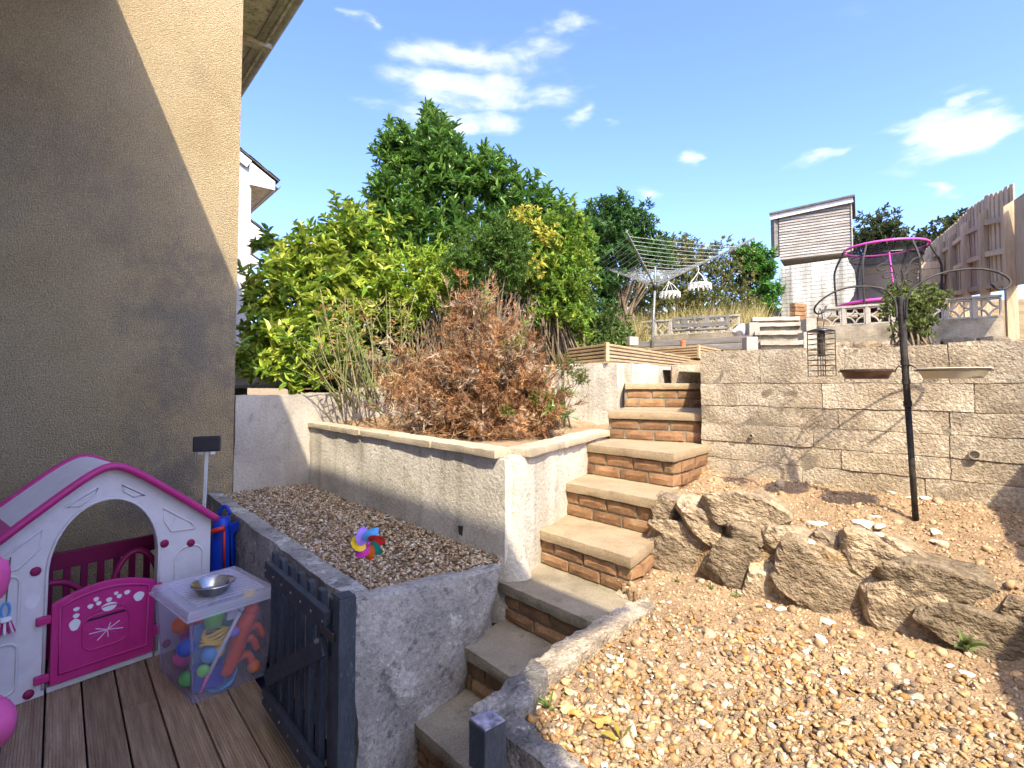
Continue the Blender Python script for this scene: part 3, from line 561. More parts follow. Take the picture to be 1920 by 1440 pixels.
# ------------------------------------------------------------------ soil terrace and lower gravel ground, one sheet
RL = [v3(at_z(x, y, -.98), 0) for x, y in ((1180,1050),(1240,1066),(1360,1114),(1510,1152),(1640,1188),(1760,1222),(1925,1268))]
RL.append(RL[-1]+(RL[-1]-RL[-2])*3.)
def rock_side(x, y):
    """signed distance from the rockery line, positive behind it"""
    best = np.full_like(x, 9.); sg = np.ones_like(x)
    for p, q in zip(RL[:-1], RL[1:]):
        ex, ey = q.x-p.x, q.y-p.y; l2 = ex*ex+ey*ey; t = np.clip(((x-p.x)*ex+(y-p.y)*ey)/l2, 0, 1); dx, dy = x-(p.x+t*ex), y-(p.y+t*ey); d = np.hypot(dx, dy)
        cr = ex*dy-ey*dx; u = d < best; best = np.where(u, d, best); sg = np.where(u, np.sign(cr), sg)
    return best*sg
def fbm(x, y, f):
    return (np.sin(x*f*1.3+np.sin(y*f*.9)*1.7)+np.sin(y*f*1.7+1.3+np.sin(x*f*1.1+2)*1.5)+np.sin((x+y)*f*2.3+.4))/3
def soil_z(x, y):
    x = np.asarray(x, float); y = np.asarray(y, float)
    s = rock_side(x, y); dw = (WLp.x-x)*nW.x+(WLp.y-y)*nW.y      # distance in front of the block wall
    up = -.60-.115*np.clip(dw/.9, 0, 1.2)+.012*fbm(x, y, 9)+.007*fbm(x+3, y, 25)
    lw = -1.0+.03*np.clip(s+1., 0, 1)+.010*fbm(x, y, 7)
    t = np.clip((s-.02)/.10, 0, 1); t = t*t*(3-2*t)
    return lw+(up-lw)*t
gx = np.arange(-.3, 4.4, .02); gy = np.arange(.1, 4.3, .02); PX, PY = np.meshgrid(gx, gy); PZ = soil_z(PX, PY)
# crumbs
PZ = PZ+rng.normal(0, .0032, PZ.shape)
def side(px, py, a, b): return (b.x-a.x)*(py-a.y)-(b.y-a.y)*(px-a.x)
kin = [(ki[3]*.5+ko[3]*.5), (ki[2]+ko[2])/2, (ki[1]+ko[1])/2, (ki[0]+ko[0])/2]
poly = [g0.lerp(g1, .5), kin[0]+Vector((.02,0,0)), kin[1], kin[2], kin[3], v3(ST[4][2],0)+Vector((-.06,.06,0)), v3(ST[3][2],0)+Vector((-.06,.06,0)), v3(ST[2][2],0)+Vector((-.06,.06,0)), WLp+Vector((-.02,.06,0)), WLp+dW*2.6+nW*.05, Vector((4.3, .15, 0)), Vector((.8, .15, 0))]
def inside(px, py, P):
    r = np.zeros(np.shape(px), bool)
    for i in range(len(P)):
        a, b = P[i], P[i-1]
        c = ((a.y > py) != (b.y > py)); xx = (b.x-a.x)*(py-a.y)/((b.y-a.y) if abs(b.y-a.y) > 1e-9 else 1e-9)+a.x; r ^= c & (px < xx)
    return r
IN = inside(PX, PY, poly); idx = -np.ones(PX.shape, int); V = []; Fc = []
need = np.zeros_like(IN); cell = IN[:-1,:-1] & IN[1:,:-1] & IN[:-1,1:] & IN[1:,1:]
for j, i in zip(*np.nonzero(cell)):
    f = []
    for (jj, ii) in ((j,i),(j,i+1),(j+1,i+1),(j+1,i)):
        if idx[jj,ii] < 0: idx[jj,ii] = len(V); V.append((PX[jj,ii], PY[jj,ii], PZ[jj,ii]))
        f.append(idx[jj,ii])
    Fc.append(tuple(f))
so = struct(link_mesh('soil', V, Fc, X['soil'], smooth=True), label='dry reddish soil terrace and path')
bm = bmesh.new(); bm.from_mesh(so.data); be = [e for e in bm.edges if e.is_boundary]; ex = bmesh.ops.extrude_edge_only(bm, edges=be)   # turn the rim of the sheet down into the ground
for v in ex['geom']:
    if isinstance(v, bmesh.types.BMVert): v.co.z -= .14
bm.to_mesh(so.data); bm.free()

# stones scattered as one mass
ICO = bmesh.new(); bmesh.ops.create_icosphere(ICO, subdivisions=1, radius=1.); IV = np.array([v.co[:] for v in ICO.verts]); IF = np.array([[v.index for v in f.verts] for f in ICO.faces]); ICO.free()
def stones(name, P, size, pal, flat=(.35,.6), tilt=.5, m='gravel', jitter=.22, seed=1, label=None, aspect=(.6,1.)):
    r = np.random.default_rng(seed); n = len(P); size = np.broadcast_to(size, (n,))
    sc = np.stack([np.ones(n), r.uniform(*aspect, n), r.uniform(*flat, n)], 1)*size[:,None]*r.uniform(.7, 1.35, n)[:,None]
    v = IV[None]*(1+r.normal(0, jitter, (n, len(IV), 1))); v = v*sc[:,None,:]
    a = r.uniform(0, 2*np.pi, n); tx, ty = r.normal(0, tilt, n), r.normal(0, tilt, n)
    def rot(v, ang, i, j):
        c, s = np.cos(ang)[:,None], np.sin(ang)[:,None]; o = v.copy(); o[:,:,i] = c*v[:,:,i]-s*v[:,:,j]; o[:,:,j] = s*v[:,:,i]+c*v[:,:,j]; return o
    v = rot(rot(rot(v, tx, 1, 2), ty, 0, 2), a, 0, 1)+P[:,None,:]
    Fa = (IF[None]+(np.arange(n)*len(IV))[:,None,None]).reshape(-1, 3)
    pal = np.array(pal); c = pal[r.integers(0, len(pal), n)]*r.uniform(.75, 1.2, (n, 1)); c = np.concatenate([c, np.ones((n,1))], 1)
    me = bpy.data.meshes.new(name); me.vertices.add(n*len(IV)); me.vertices.foreach_set('co', v.reshape(-1).astype(np.float32))
    me.loops.add(len(Fa)*3); me.loops.foreach_set('vertex_index', Fa.reshape(-1).astype(np.int32)); me.polygons.add(len(Fa)); me.polygons.foreach_set('loop_start', np.arange(0, len(Fa)*3, 3, dtype=np.int32))
    me.update(calc_edges=True); me.validate()
    at = me.color_attributes.new('col', 'FLOAT_COLOR', 'POINT'); at.data.foreach_set('color', np.repeat(c, len(IV), 0).astype(np.float32).ravel())
    me.materials.append(X[m]); o = link(name, me); struct(o, 'stuff', label); return o
GOLD = [(0.387, 0.253, 0.117), (0.432, 0.298, 0.155), (0.327, 0.201, 0.085), (0.461, 0.35, 0.217), (0.283, 0.171, 0.078), (0.506, 0.417, 0.295), (0.402, 0.216, 0.078), (0.238, 0.164, 0.101), (0.432, 0.306, 0.163), (0.372, 0.246, 0.124), (0.186, 0.137, 0.095), (0.539, 0.49, 0.399), (0.326, 0.167, 0.063)]
n = 26000; x = rng.uniform(-.2, 2.6, n); y = rng.uniform(.7, 2.9, n); s = rock_side(x, y)
d0 = np.hypot(x-.55, (y-1.35)); dk = (x*.78-y*.62+1.05); dens = np.clip(1.25-.95*np.hypot((x-.55)*1.0, (y-1.3)*1.1), .035, 1)*np.clip((-s)*3+.1, .0, 1)*np.clip(.75+.6*fbm(x, y, 5), .15, 1)
k = inside(x, y, poly) & (s < -.03) & (rng.random(n) < dens)
x, y = x[k], y[k]
stones('gravel', np.stack([x, y, soil_z(x, y)+.004], 1), rng.uniform(.007, .0165, len(x)), GOLD, flat=(.3,.55), jitter=.26, aspect=(.5,1.), seed=3, label='golden gravel over the lower ground')
n = 21000; x = rng.uniform(.2, 3.2, n); y = rng.uniform(.8, 4.2, n); s = rock_side(x, y); k = inside(x, y, poly); x, y = x[k], y[k]
stones('soil_crumbs', np.stack([x, y, soil_z(x, y)+.001], 1), rng.uniform(.003, .009, len(x))*np.where(rng.random(len(x)) < .06, rng.uniform(1.8, 3.4, len(x)), 1.), [(.37,.25,.14),(.43,.30,.175),(.32,.215,.12),(.50,.39,.26)], seed=5, flat=(.5,.9), label='loose crumbs of dry soil')
# planter gravel: thin flakes
pq = [v3(C0, 0)+D2*.08+D1*.1, v3(Rp, 0)+qn*.07, v3(B1, 0)-dB*.05+nB*.03, v3(B0, 0)+nB*.02, pl(AW+.02, b0c+.3), pl(AW+.02, b0c+.09)]
def bed_z(x, y): return GR-.01+.02*np.clip(fbm(x, y, 2.2), -1, 1)
PB = [(.34,.24,.15),(.44,.33,.21),(.26,.18,.11),(.52,.43,.31),(.58,.52,.42),(.20,.14,.09),(.40,.27,.15)]
x0, x1, y0, y1 = min(p.x for p in pq), max(p.x for p in pq), min(p.y for p in pq), max(p.y for p in pq)
n = 26000; x = rng.uniform(x0, x1, n); y = rng.uniform(y0, y1, n); k = inside(x, y, pq); x, y = x[k], y[k]
stones('bed_gravel', np.stack([x, y, bed_z(x, y)+rng.uniform(-.003, .006, len(x))], 1), .0125, PB, flat=(.2,.42), tilt=.42, seed=9, label='brown flaked gravel in the planter', aspect=(.45,.9))
struct(link_mesh('planter_fill', [v3(p, GR-.022) for p in pq], [tuple(range(len(pq)))], X['bank']))
# stone chips that lie on deck edge, steps

# ------------------------------------------------------------------ hillside behind the walls
BRr, BRd = Vector((7.05, 7.55, 0)), Vector((-.8, .6, 0)); BRn = Vector((.6, .8, 0))
def hill_z(x, y):
    s = (x-BRr.x)*BRn.x+(y-BRr.y)*BRn.y
    z = .08+.05*(y-4) if y < 7 else (.23+.225*(y-7) if y < 8.2 else .5+.125*(y-8.2))
    if x < .9: z -= .2*min(1, (.9-x)/1.5)
    if s > .1: z += .1+.10*s
    z += .05*noise.noise(Vector((x*.8, y*.8, 0)))
    return 3.4-math.log1p(math.exp((3.4-z)*1.5))/1.5 if z > 1.2 else z
fp = [(-60,6.5),(-6,6.),(-1.95,5.28),(-1.2,5.9),(-.4,6.2),(.5,5.9),(.93,5.1),(1.0,5.6),(1.5,5.75),(1.88,5.1),(1.52,3.9),(2.4,3.05),(3.4,2.1),(6,-.6),(40,-20)]
FPS = []
for (xa, ya), (xb, yb) in zip(fp[:-1], fp[1:]):
    k = max(1, min(10, int(math.hypot(xb-xa, yb-ya)/.25)))
    for i in range(k): FPS.append((xa+(xb-xa)*i/k, ya+(yb-ya)*i/k))
FPS.append(fp[-1]); V = []; Fc = []; nv = 46
for (xa, ya) in FPS:
    xt = xa*2.2+(8 if xa > 0 else -2)*.6
    for j in range(nv):
        t = (j/(nv-1))**2.2; x = xa+(xt-xa)*t; y = ya+(75-ya)*t; V.append((x, y, hill_z(x, y) if xa > -20 else hill_z(x, y)-1.))
for i in range(len(FPS)-1):
    for j in range(nv-1): Fc.append((i*nv+j, (i+1)*nv+j, (i+1)*nv+j+1, i*nv+j+1))
struct(link_mesh('hillside', V, Fc, X['bank'], smooth=True))
bs = [v3(B0, 0)+nB*.06, v3(B1, 0)+nB*.08, v3(B2, 0)+nC*.06, Vector((1.05, 5.2, 0)), Vector((.4, 6.1, 0)), Vector((-.5, 6.4, 0)), pl(AW+.05, 2.9), pl(AW+.05, ab(B0)[1])]
bm = bmesh.new(); fv = [bm.verts.new(v3(p, -.43)) for p in bs]; bm.faces.new(fv); bmesh.ops.triangulate(bm, faces=bm.faces); bmesh.ops.subdivide_edges(bm, edges=bm.edges, cuts=5, use_grid_fill=True)
for v in bm.verts: v.co.z += .05*noise.noise(v.co*3)+.1*max(0, v.co.y-4.6)
me = bpy.data.meshes.new('bed_soil'); bm.to_mesh(me); bm.free(); me.materials.append(X['soil']); struct(link('bed_soil', me), label='soil of the raised bed')

# side wall under the timber deck, landing walls
sw = thing('landing_wall', at_y(1160, 760, 4.95), 'white flaking wall beside the top of the steps, below the ribbed timber', 'wall')
a_, b_, c_ = v3(at_y(1158, 700, 4.93), 0), v3(at_y(985, 700, 5.75), 0), v3(at_y(1290, 700, 6.3), 0)
hexo('left_face', [v3(b_, -.6), v3(a_, -.6), v3(a_+Vector((.12,.12,0)), -.6), v3(b_+Vector((.1,.14,0)), -.6)], [v3(b_, .2), v3(a_, .2), v3(a_+Vector((.12,.12,0)), .2), v3(b_+Vector((.1,.14,0)), .2)], X['white_render'], sw, (14,3,12), .012, 6, .006, 3.)
hexo('right_face', [v3(a_+Vector((.13,.0,0)), -.3), v3(c_, -.3), v3(c_+Vector((-.1,.1,0)), -.3), v3(a_+Vector((.04,.12,0)), -.3)], [v3(a_+Vector((.13,.0,0)), .195), v3(c_, .195), v3(c_+Vector((-.1,.1,0)), .195), v3(a_+Vector((.04,.12,0)), .195)], X['white_render'], sw, (16,3,8), .012, 6, .006, 8.)
p0, p1 = v3(at_y(1259, 700, 5.28), 0), v3(at_y(1330, 700, 5.15), 0)
hexo('end_block', [v3(p0, -.05), v3(p1, -.05), v3(p1+Vector((.05,.2,0)), -.05), v3(p0+Vector((.05,.2,0)), -.05)], [v3(p0, .19), v3(p1, .19), v3(p1+Vector((.05,.2,0)), .19), v3(p0+Vector((.05,.2,0)), .19)], X['block'], sw, (8,4,5), .006, 14, .006, 1.)
MB().hexa([v3(ST[0][1]+Vector((.1,.3,0)),-.1), v3(ST[0][2]+Vector((0,.3,0)),-.1), v3(p1+Vector((.3,.8,0)),-.1), v3(a_+Vector((.3,1.2,0)),-.1)],[v3(ST[0][1]+Vector((.1,.3,0)),-.004), v3(ST[0][2]+Vector((0,.3,0)),-.004), v3(p1+Vector((.3,.8,0)),-.004), v3(a_+Vector((.3,1.2,0)),-.004)]).build('landing', X['slab'], sw)

def ribbed_box(name, label, corner, left, right, zt, zb, nb=1):
    """low timber deck edge: ribbed boards on two faces and a corner post"""
    t = thing(name, v3(corner, zb), label, 'decking'); c, l, r = [v3(p, 0) for p in (corner, left, right)]
    MB().bar(v3(c, zb), v3(c, zt+.004), .035, .035, up=(l-c).normalized()).build('corner_post', X['decking_new'], t, bevel=.004)
    for (q, sgn) in ((l, -1), (r, 1)):
        d = (q-c).normalized(); nn = Vector((d.y, -d.x, 0))*sgn; rows = nb*5; h = (zt-zb)/rows
        for k in range(rows):
            MB().bar(v3(c+d*.02+nn*.006, zb+h*(k+.5)), v3(q+nn*.006, zb+h*(k+.5)), .022 if k % 1 == 0 else .018, h*.66).build('rib_board', X['decking_new'], t, bevel=.004)
        MB().bar(v3(c+d*.02-nn*.012, (zb+zt)/2), v3(q-nn*.012, (zb+zt)/2), .02, zt-zb-.01).build('backing_board', X['sleeper'], t)
    MB().hexa([v3(c,zt-.05),v3(r,zt-.05),v3(r+l-c,zt-.05),v3(l,zt-.05)],[v3(c,zt-.012),v3(r,zt-.012),v3(r+l-c,zt-.012),v3(l,zt-.012)]).build('deck_top', X['decking_new'], t)
    return t
c1 = at_y(1138, 660, 5.0); ribbed_box('timber_deck_edge', 'ribbed timber deck edge at the head of the steps, beside the brown conifer', c1, at_y(1066, 660, 5.75), at_y(1312, 660, 8.0), at_y(1138, 643, 5).z, at_y(1138, 678, 5).z)
c2 = at_y(1310, 655, 7.4); ribbed_box('timber_deck_edge', 'smaller ribbed timber deck behind the block wall, below the long grey sleeper', c2, at_y(1205, 655, 8.3), at_y(1375, 655, 9.0), at_y(1310, 647, 7.4).z, at_y(1310, 672, 7.4).z)

# ------------------------------------------------------------------ rockery
def rock_mesh(name, w, d, h, seed, m='rock', sub=4, k=11, nz=.055):
    r = np.random.default_rng(seed); bm = bmesh.new(); bmesh.ops.create_icosphere(bm, subdivisions=sub, radius=1.)
    P = r.normal(0, 1, (k, 3)); P /= np.linalg.norm(P, axis=1)[:,None]; D = r.uniform(.58, .98, k)
    P = np.concatenate([P, [[0,-1,0],[0,0,1],[0,0,-1],[1,0,0],[-1,0,0],[0,1,0]]]); D = np.concatenate([D, [.48,.78,.8,.88,.88,.8]])
    off = Vector((seed*1.3, seed*.7, 0))
    for v in bm.verts:
        n = np.array(v.co[:]); dn = P @ n; rr = np.min(np.where(dn > .05, D/np.maximum(dn, .05), 9.)); rr = min(rr, 1.15)
        q = Vector(v.co)*rr; q = q*(1+nz*1.3*noise.noise(q*1.6+off)+nz*.9*noise.noise(q*4+off)+nz*.5*noise.noise(Vector((q.x*2, q.y*2, q.z*9))+off)+nz*.35*noise.noise(q*11+off))
        q += Vector((0, -1, 0))*nz*.5*(abs(noise.noise(Vector((q.x*1.5+q.z*2.2, q.y, q.z*7-q.x*2.5))+off))-.2); v.co = Vector((q.x*w/2*1.1, q.y*d/2*1.1, q.z*h/2*1.1))
    me = bpy.data.meshes.new(name); bm.to_mesh(me); bm.free(); me.materials.append(X[m]); return me
rk = thing('rockery', v3(RL[2], -1.0), 'rockery edging of brown split stones holding up the soil below the feeder pole', 'rockery')
DENS = []
for p, q2 in zip(RL[:-1], RL[1:]):
    for i in range(40): DENS.append(p.lerp(q2, i/40))
for i, (cx, cy, w, h, rot, back) in enumerate([(1252,955,50,50,.3,.05),(1325,980,98,52,.45,.05),(1398,958,125,72,.2,.09),(1401,1002,60,42,.05,.03),(1288,1004,112,50,.2,.02),(1280,1050,104,82,.25,0),
        (1381,1064,112,104,0,.0),(1475,1008,88,48,-.05,.07),(1464,1096,88,76,.25,.0),(1560,1096,150,128,.3,.0),(1568,1044,82,58,.6,.05),(1639,1046,90,84,.35,.03),(1692,1040,78,44,.35,.08),
        (1700,1137,132,118,.55,-.02),(1786,1104,230,84,.12,.03),(1860,1190,190,86,.1,-.02),(1925,1146,80,64,0,.04),(1240,1010,40,60,0,.03),(1530,1148,90,50,.2,-.01),(1420,1126,60,40,0,0.)]):
    r0 = (cx-960)/F; p = min(DENS, key=lambda q: abs(q.x/q.y-r0)); dirn = ray(cx, cy)
    y = p.y+back*.8+.10; pos = dirn*y; s = y/F; th = random.uniform(.22, .28)
    me = rock_mesh('rock', w*s*1.30, th*1.2, h*s*1.22, i*7+3)
    mw = Matrix.Translation(pos+Vector((0, th*.05, 0))) @ Matrix.Rotation(-.5, 4, 'Z') @ Matrix.Rotation(rot, 4, 'Y')
    o = link('rock', me, rk, mw); autosmooth(o, 18)
# pale flints lying loose
FL = [rock_mesh('flint', 1, .7, .4, 100+i, 'gravel', 2, 9, .08) for i in range(5)]
X['flint'] = mat('pale_flint', [(.56,.48,.36),(.72,.66,.54)], 12, .8, .5, 60, .25, 60, rnd=.15); X['flint2'] = mat('orange_flint', [(.52,.29,.10),(.62,.44,.24)], 12, .8, .5, 60, .25, 60, rnd=.15)
for me in FL: me.materials.clear(); me.materials.append(X['flint'])
FL2 = []
for me in FL[:3]: q2 = me.copy(); q2.materials.clear(); q2.materials.append(X['flint2']); FL2.append(q2)
for (cx, cy, w) in [(468,240,26),(815,232,34),(650,150,28) if 0 else (880,148,16),(800,330,60),(890,380,36),(1020,325,60),(1080,300,50),(1090,340,48),(1150,185,34),(1205,155,38),(1250,215,60),(1300,210,44),(1340,237,28),(1080,378,44),(1250,435,36),(1360,365,46),(1362,412,44),(1410,190,18),(980,160,18),
        (585,700,30),(640,715,34),(860,775,40),(833,855,46),(518,890,34),(768,908,32),(1108,905,30),(945,1005,46),(1225,1050,28),(1250,1115,46),(1415,975,30),(1490,1010,40),(100,600,18),(100,680,16),(70,905,20),(200,975,26),(960,770,16),(790,410,30),(740,60,12)]:
    px, py = 1200+cx/2.44, 850+cy/2.44; z = -.68 if py < 1020 else -.98
    for _ in range(3):
        p = at_z(px, py, z); z = float(soil_z(p.x, p.y))
    if z > -.3: continue
    s = w/2.44*p.y/F
    tag(link('flint_stone', random.choice(FL), None, Matrix.Translation(p+Vector((0,0,s*.12))) @ Matrix.Rotation(random.uniform(0, 6), 4, 'Z') @ Matrix.Rotation(random.uniform(-.25,.25), 4, 'X') @ Matrix.Diagonal((s*1.75, s*1.75, s*1.2, 1))),
        'pale chalky flint lying loose on the dry soil', 'stone', 'pale flints scattered over the soil')
for (cx, cy, w) in [(550,718,40),(905,888,36),(970,880,30),(910,945,46),(1240,925,60),(1730,1020,60),(1490,1105,50),(1200,170,30),(1300,440,50),(1360,450,40)]:
    px, py = 1200+cx/2.44, 850+cy/2.44; z = -.68 if py < 1020 else -.98
    for _ in range(3): p = at_z(px, py, z); z = float(soil_z(p.x, p.y))
    s = w/2.44*p.y/F
    tag(link('flint_stone', random.choice(FL2), None, Matrix.Translation(p+Vector((0,0,s*.12))) @ Matrix.Rotation(random.uniform(0, 6), 4, 'Z') @ Matrix.Diagonal((s*1.1, s*1.1, s*.9, 1))),
        'orange stained flint lying loose on the dry soil', 'stone', 'orange flints scattered over the soil')

# ------------------------------------------------------------------ bird feeding station
PB0 = at_z(1717, 975, -.655); PT = at_y(1688, 556, 2.56)
bf = thing('bird_feeder_pole', PB0, 'dark iron bird feeding pole with curled arms, scroll top and two dishes', 'bird feeder')
def P8(lst, y0, y1):
    n = len(lst); return [at_y(1480+x/4.3636, 480+y/4.3636, y0+(y1-y0)*i/(n-1)) for i, (x, y) in enumerate(lst)]
def smooth_path(P, k=4):
    out = []
    for i in range(len(P)-1):
        p0, p1, p2, p3 = P[max(i-1, 0)], P[i], P[i+1], P[min(i+2, len(P)-1)]
        for j in range(k):
            t = j/k; out.append(.5*((2*p1)+(p2-p0)*t+(2*p0-5*p1+4*p2-p3)*t*t+(3*p1-p0-3*p2+p3)*t**3))
    return out+[P[-1]]
ax = PT-PB0
MB().tube([PB0-ax*.05, PB0+ax*.52], .0135, 14).build('lower_pole', X['iron'], bf, smooth=True)
MB().tube([PB0+ax*.52, PB0+ax*1.0, PB0+ax*1.002], [.0145, .0165, .010], 14).build('upper_pole', X['iron'], bf, smooth=False)
for f_ in (.52, .705, .62): MB().tube([PB0+ax*(f_-.012), PB0+ax*(f_+.012)], .0178, 14).build('collar', X['iron'], bf)
yp = PT.y
MB().tube(smooth_path(P8([(880,520),(868,380),(800,290),(700,255),(560,250),(430,270),(320,320),(240,380),(205,430),(215,465),(250,472),(285,450),(300,410)], yp-.02, 2.75)), .0048, 8).build('hook_arm', X['iron'], bf, smooth=True)
MB().tube(smooth_path(P8([(955,520),(965,350),(1010,270),(1120,190),(1250,140),(1400,112),(1550,105),(1680,125),(1770,165),(1810,210),(1790,255),(1740,275),(1690,265),(1650,225)], yp-.02, 2.38)), [.0048]*20+[.0055]*33, 8).build('hook_arm', X['iron'], bf, smooth=True)
for lst in ([(905,295),(880,235),(872,180),(850,100),(800,62),(740,72),(718,105),(745,122),(790,105)], [(872,180),(850,140),(805,128),(770,150),(775,178),(830,175),(866,165)], [(905,290),(868,190),(858,230),(830,260),(805,245),(830,228),(868,210)],
            [(905,290),(930,220),(940,160),(975,80),(1010,30),(1060,12),(1098,35),(1080,70),(1020,60)], [(940,165),(985,110),(1030,92),(1062,110),(1055,140),(1010,130)], [(905,290),(935,195),(955,235),(985,240),(1005,215),(970,195)], [(905,285),(935,190),(905,70)], [(905,285),(876,170),(910,80)]):
    MB().tube(smooth_path(P8(lst, yp, yp)), .0029, 7).build('scroll', X['iron'], bf, smooth=True)
def dish(px, py, y, r, m, name, inner):
    c = at_y(px, py, y); M_ = Matrix.Translation(c)
    dsh = MB().lathe([(1e-6,-.03),(r*.78,-.03),(r*.97,.012),(r,.014),(r*.98,.017),(r*.93,.010),(r*.74,-.024),(1e-6,-.024)], 32, M_).build(name, m, bf, smooth=False); autosmooth(dsh, 30)
    att = PB0+ax*.693; d = Vector((c.x-att.x, c.y-att.y, 0)); d.normalize()
    ring = [c+Vector((math.cos(t)*(r+.003), math.sin(t)*(r+.003), .006)) for t in [2*math.pi*i/32 for i in range(32)]]
    s_ = MB().tube(ring, .003, 6, True); e_ = c-d*(r+.003); e_.z = c.z+.006; s_.tube([att+Vector((0,0,-.03)), att+d*.025+Vector((0,0,0)), e_], .0035, 6); s_.build('dish_ring', X['iron'], dsh, smooth=True)
    return dsh
dl = dish(1624, 699, 2.64, .115, X['rust'], 'dish', None); dl['label'] = 'dark brown stained dish'
dr = dish(1786, 697, 2.36, .132, X['beige'], 'dish', None); dr['label'] = 'cream dish'
# wire basket hung on the left hook
hk = at_y(1535, 588, 2.73); bk = thing('basket_feeder', hk-Vector((0,0,.37)), 'black wire cage feeder with round lid hung from the curled arm', 'bird feeder')
y = hk.y; zt = at_y(1540, 620, y).z; zb = at_y(1540, 705, y).z; cx = at_y(1540, 660, y).x; rr = .046
MB().lathe([(1e-6, zt+.012),(.03, zt+.01),(.066, zt-.002),(.064, zt-.006),(1e-6, zt-.004)], 24, Matrix.Translation((cx, y, 0))).build('lid', X['black'], bk, smooth=True)
m = MB(); cs = [(cx+sx*rr*.98, y+sy*rr*.98) for sx, sy in ((-1,-1),(1,-1),(1,1),(-1,1))]
for cx2, cy2 in cs+[(cx-.02, y-rr), (cx+.022, y+rr)]: m.tube([(cx2, cy2, zb), (cx2, cy2, zt)], .0024, 5)
for i in range(9):
    z = zb+(zt-zb)*i/8.6; m.tube([(a, b, z) for a, b in cs], .0019, 5, True)
m.build('cage', X['iron'], bk)
MB().tube(smooth_path([Vector((cx-.02, y, zt)), Vector((cx-.014, y, zt+.06)), Vector((cx-.002, y, zt+.115)), Vector((cx+.012, y, zt+.06)), Vector((cx+.016, y, zt))]), .0022, 6).build('hanger', X['iron'], bk)
tag(MB().lathe([(1e-6,0),(.018,0),(.016,.12),(.012,.16),(1e-6,.16)], 10, Matrix.Translation((cx, y, zb+.1))).build('food_remnant', X['bark'], bk, smooth=True), None, None)

# ------------------------------------------------------------------ fence on the right boundary
FP0 = at_y(1908, 600, 7.55); fd = Vector((.55, .84, 0)).normalized(); fnn = Vector((-fd.y, fd.x, 0))
fence = thing('boundary_fence', v3(FP0, .6), 'pale timber board fence with stout posts climbing the right boundary', 'fence')
FP0 = v3(FP0, 0); topz = [2.62, 3.0, 3.28, 3.45, 3.68, 3.95, 4.1, 4.3]
for i in range(8):
    p = FP0+fd*(1.83*i); zt = topz[i]; zb = .45 if i == 0 else .9+.17*i
    m = MB(); w = .075
    m.hexa([v3(p+fnn*.0+fd*-w,zb),v3(p+fd*w,zb),v3(p+fd*w+fnn*.12,zb),v3(p+fd*-w+fnn*.12,zb)],[v3(p+fd*-w,zt),v3(p+fd*w,zt),v3(p+fd*w+fnn*.12,zt-.08),v3(p+fd*-w+fnn*.12,zt-.08)]); m.build('post', X['fence'], fence, bevel=.008)
    if i < 7:
        q2 = FP0+fd*(1.83*(i+1)); zb0, zb1 = 1.42+.20*i, 1.42+.20*(i+1); zt0, zt1 = topz[i]-.05, topz[i+1]-.05
        for f_ in (.04, .45, .86): MB().bar(v3(p+fnn*.04+fd*.07, zb0+(zt0-zb0)*f_), v3(q2+fnn*.04-fd*.07, zb1+(zt1-zb1)*f_), .045, .09).build('rail', X['fence'], fence, bevel=.006)
        nbd = 11
        for k in range(nbd):
            s0, s1 = (k-.12)/nbd, (k+1.12)/nbd; a, b = p.lerp(q2, s0), p.lerp(q2, s1); o = -fnn*.004+(-fnn*.0215 if k % 2 else Vector()); e = random.uniform(0, .05)
            t0, t1 = zt0+(zt1-zt0)*s0+.27+e, zt0+(zt1-zt0)*s1+.27+e
            MB().hexa([v3(a+o-fnn*.02,zb0+.2*s0-.05),v3(b+o-fnn*.02,zb0+.2*s1-.05),v3(b+o,zb0+.2*s1-.05),v3(a+o,zb0+.2*s0-.05)],[v3(a+o-fnn*.02,t0),v3(b+o-fnn*.02,t1),v3(b+o,t1),v3(a+o,t0)]).build('fence_board', X['fence'], fence)
# one more bay towards us, out of the picture
p = FP0-fd*1.83
MB().bar(v3(FP0-fd*.08, 2.0), v3(p, 1.8), .025, 1.2).build('near_panel', X['fence'], fence)
# neighbour's fence further down, outside the frame, throwing the shade at the right edge
nf = thing('side_fence', (2.3, 1.0, -1.), 'close-boarded fence beyond the right edge of the picture', 'fence')
fd2 = Vector((.5, .84, 0)).normalized(); s0 = Vector((1.93, .55, 0))
for k in range(30):
    a = s0+fd2*(-.4+k*.1); MB().bar(v3(a, -1.1), v3(a, .60+.02*random.random()), .096, .02, up=Vector((fd2.y,-fd2.x,0))).build('fence_board', X['fence'], nf)

# ------------------------------------------------------------------ pierced screen-block wall and upper terrace
scw = thing('screen_block_wall', v3(BRr+BRd*2.5, .6), 'low wall of pierced concrete screen blocks along the upper terrace', 'wall')
def screen_mesh():
    m = MB(); s, d, w = .14, .045, .022
    for a, b in (((-s,-s),(s,-s)), ((-s,s),(s,s)), ((-s,-s),(-s,s)), ((s,-s),(s,s))):
        m.bar((a[0]*(1-w/2/s), -0, a[1]*(1-w/2/s)), (b[0]*(1-w/2/s), 0, b[1]*(1-w/2/s)), .09, w, up=(0,0,1) if a[1] == b[1] else (1,0,0))
    for qx, qz in ((-1,-1),(1,-1),(1,1),(-1,1)):
        arc = [Vector((qx*s*(1-math.cos(t)*.98), 0, qz*s*(1-math.sin(t)*.98))) for t in [math.pi/2*i/8 for i in range(9)]]
        for i in range(8): m.bar(arc[i], arc[i+1], .08, .02, up=Vector((qx,0,qz)))
    me = bpy.data.meshes.new('screen_block'); me.from_pydata([tuple(v) for v in m.V], [], m.F); me.materials.append(X['breeze']); return me
SM = screen_mesh(); bang = math.atan2(-BRd.y, -BRd.x)
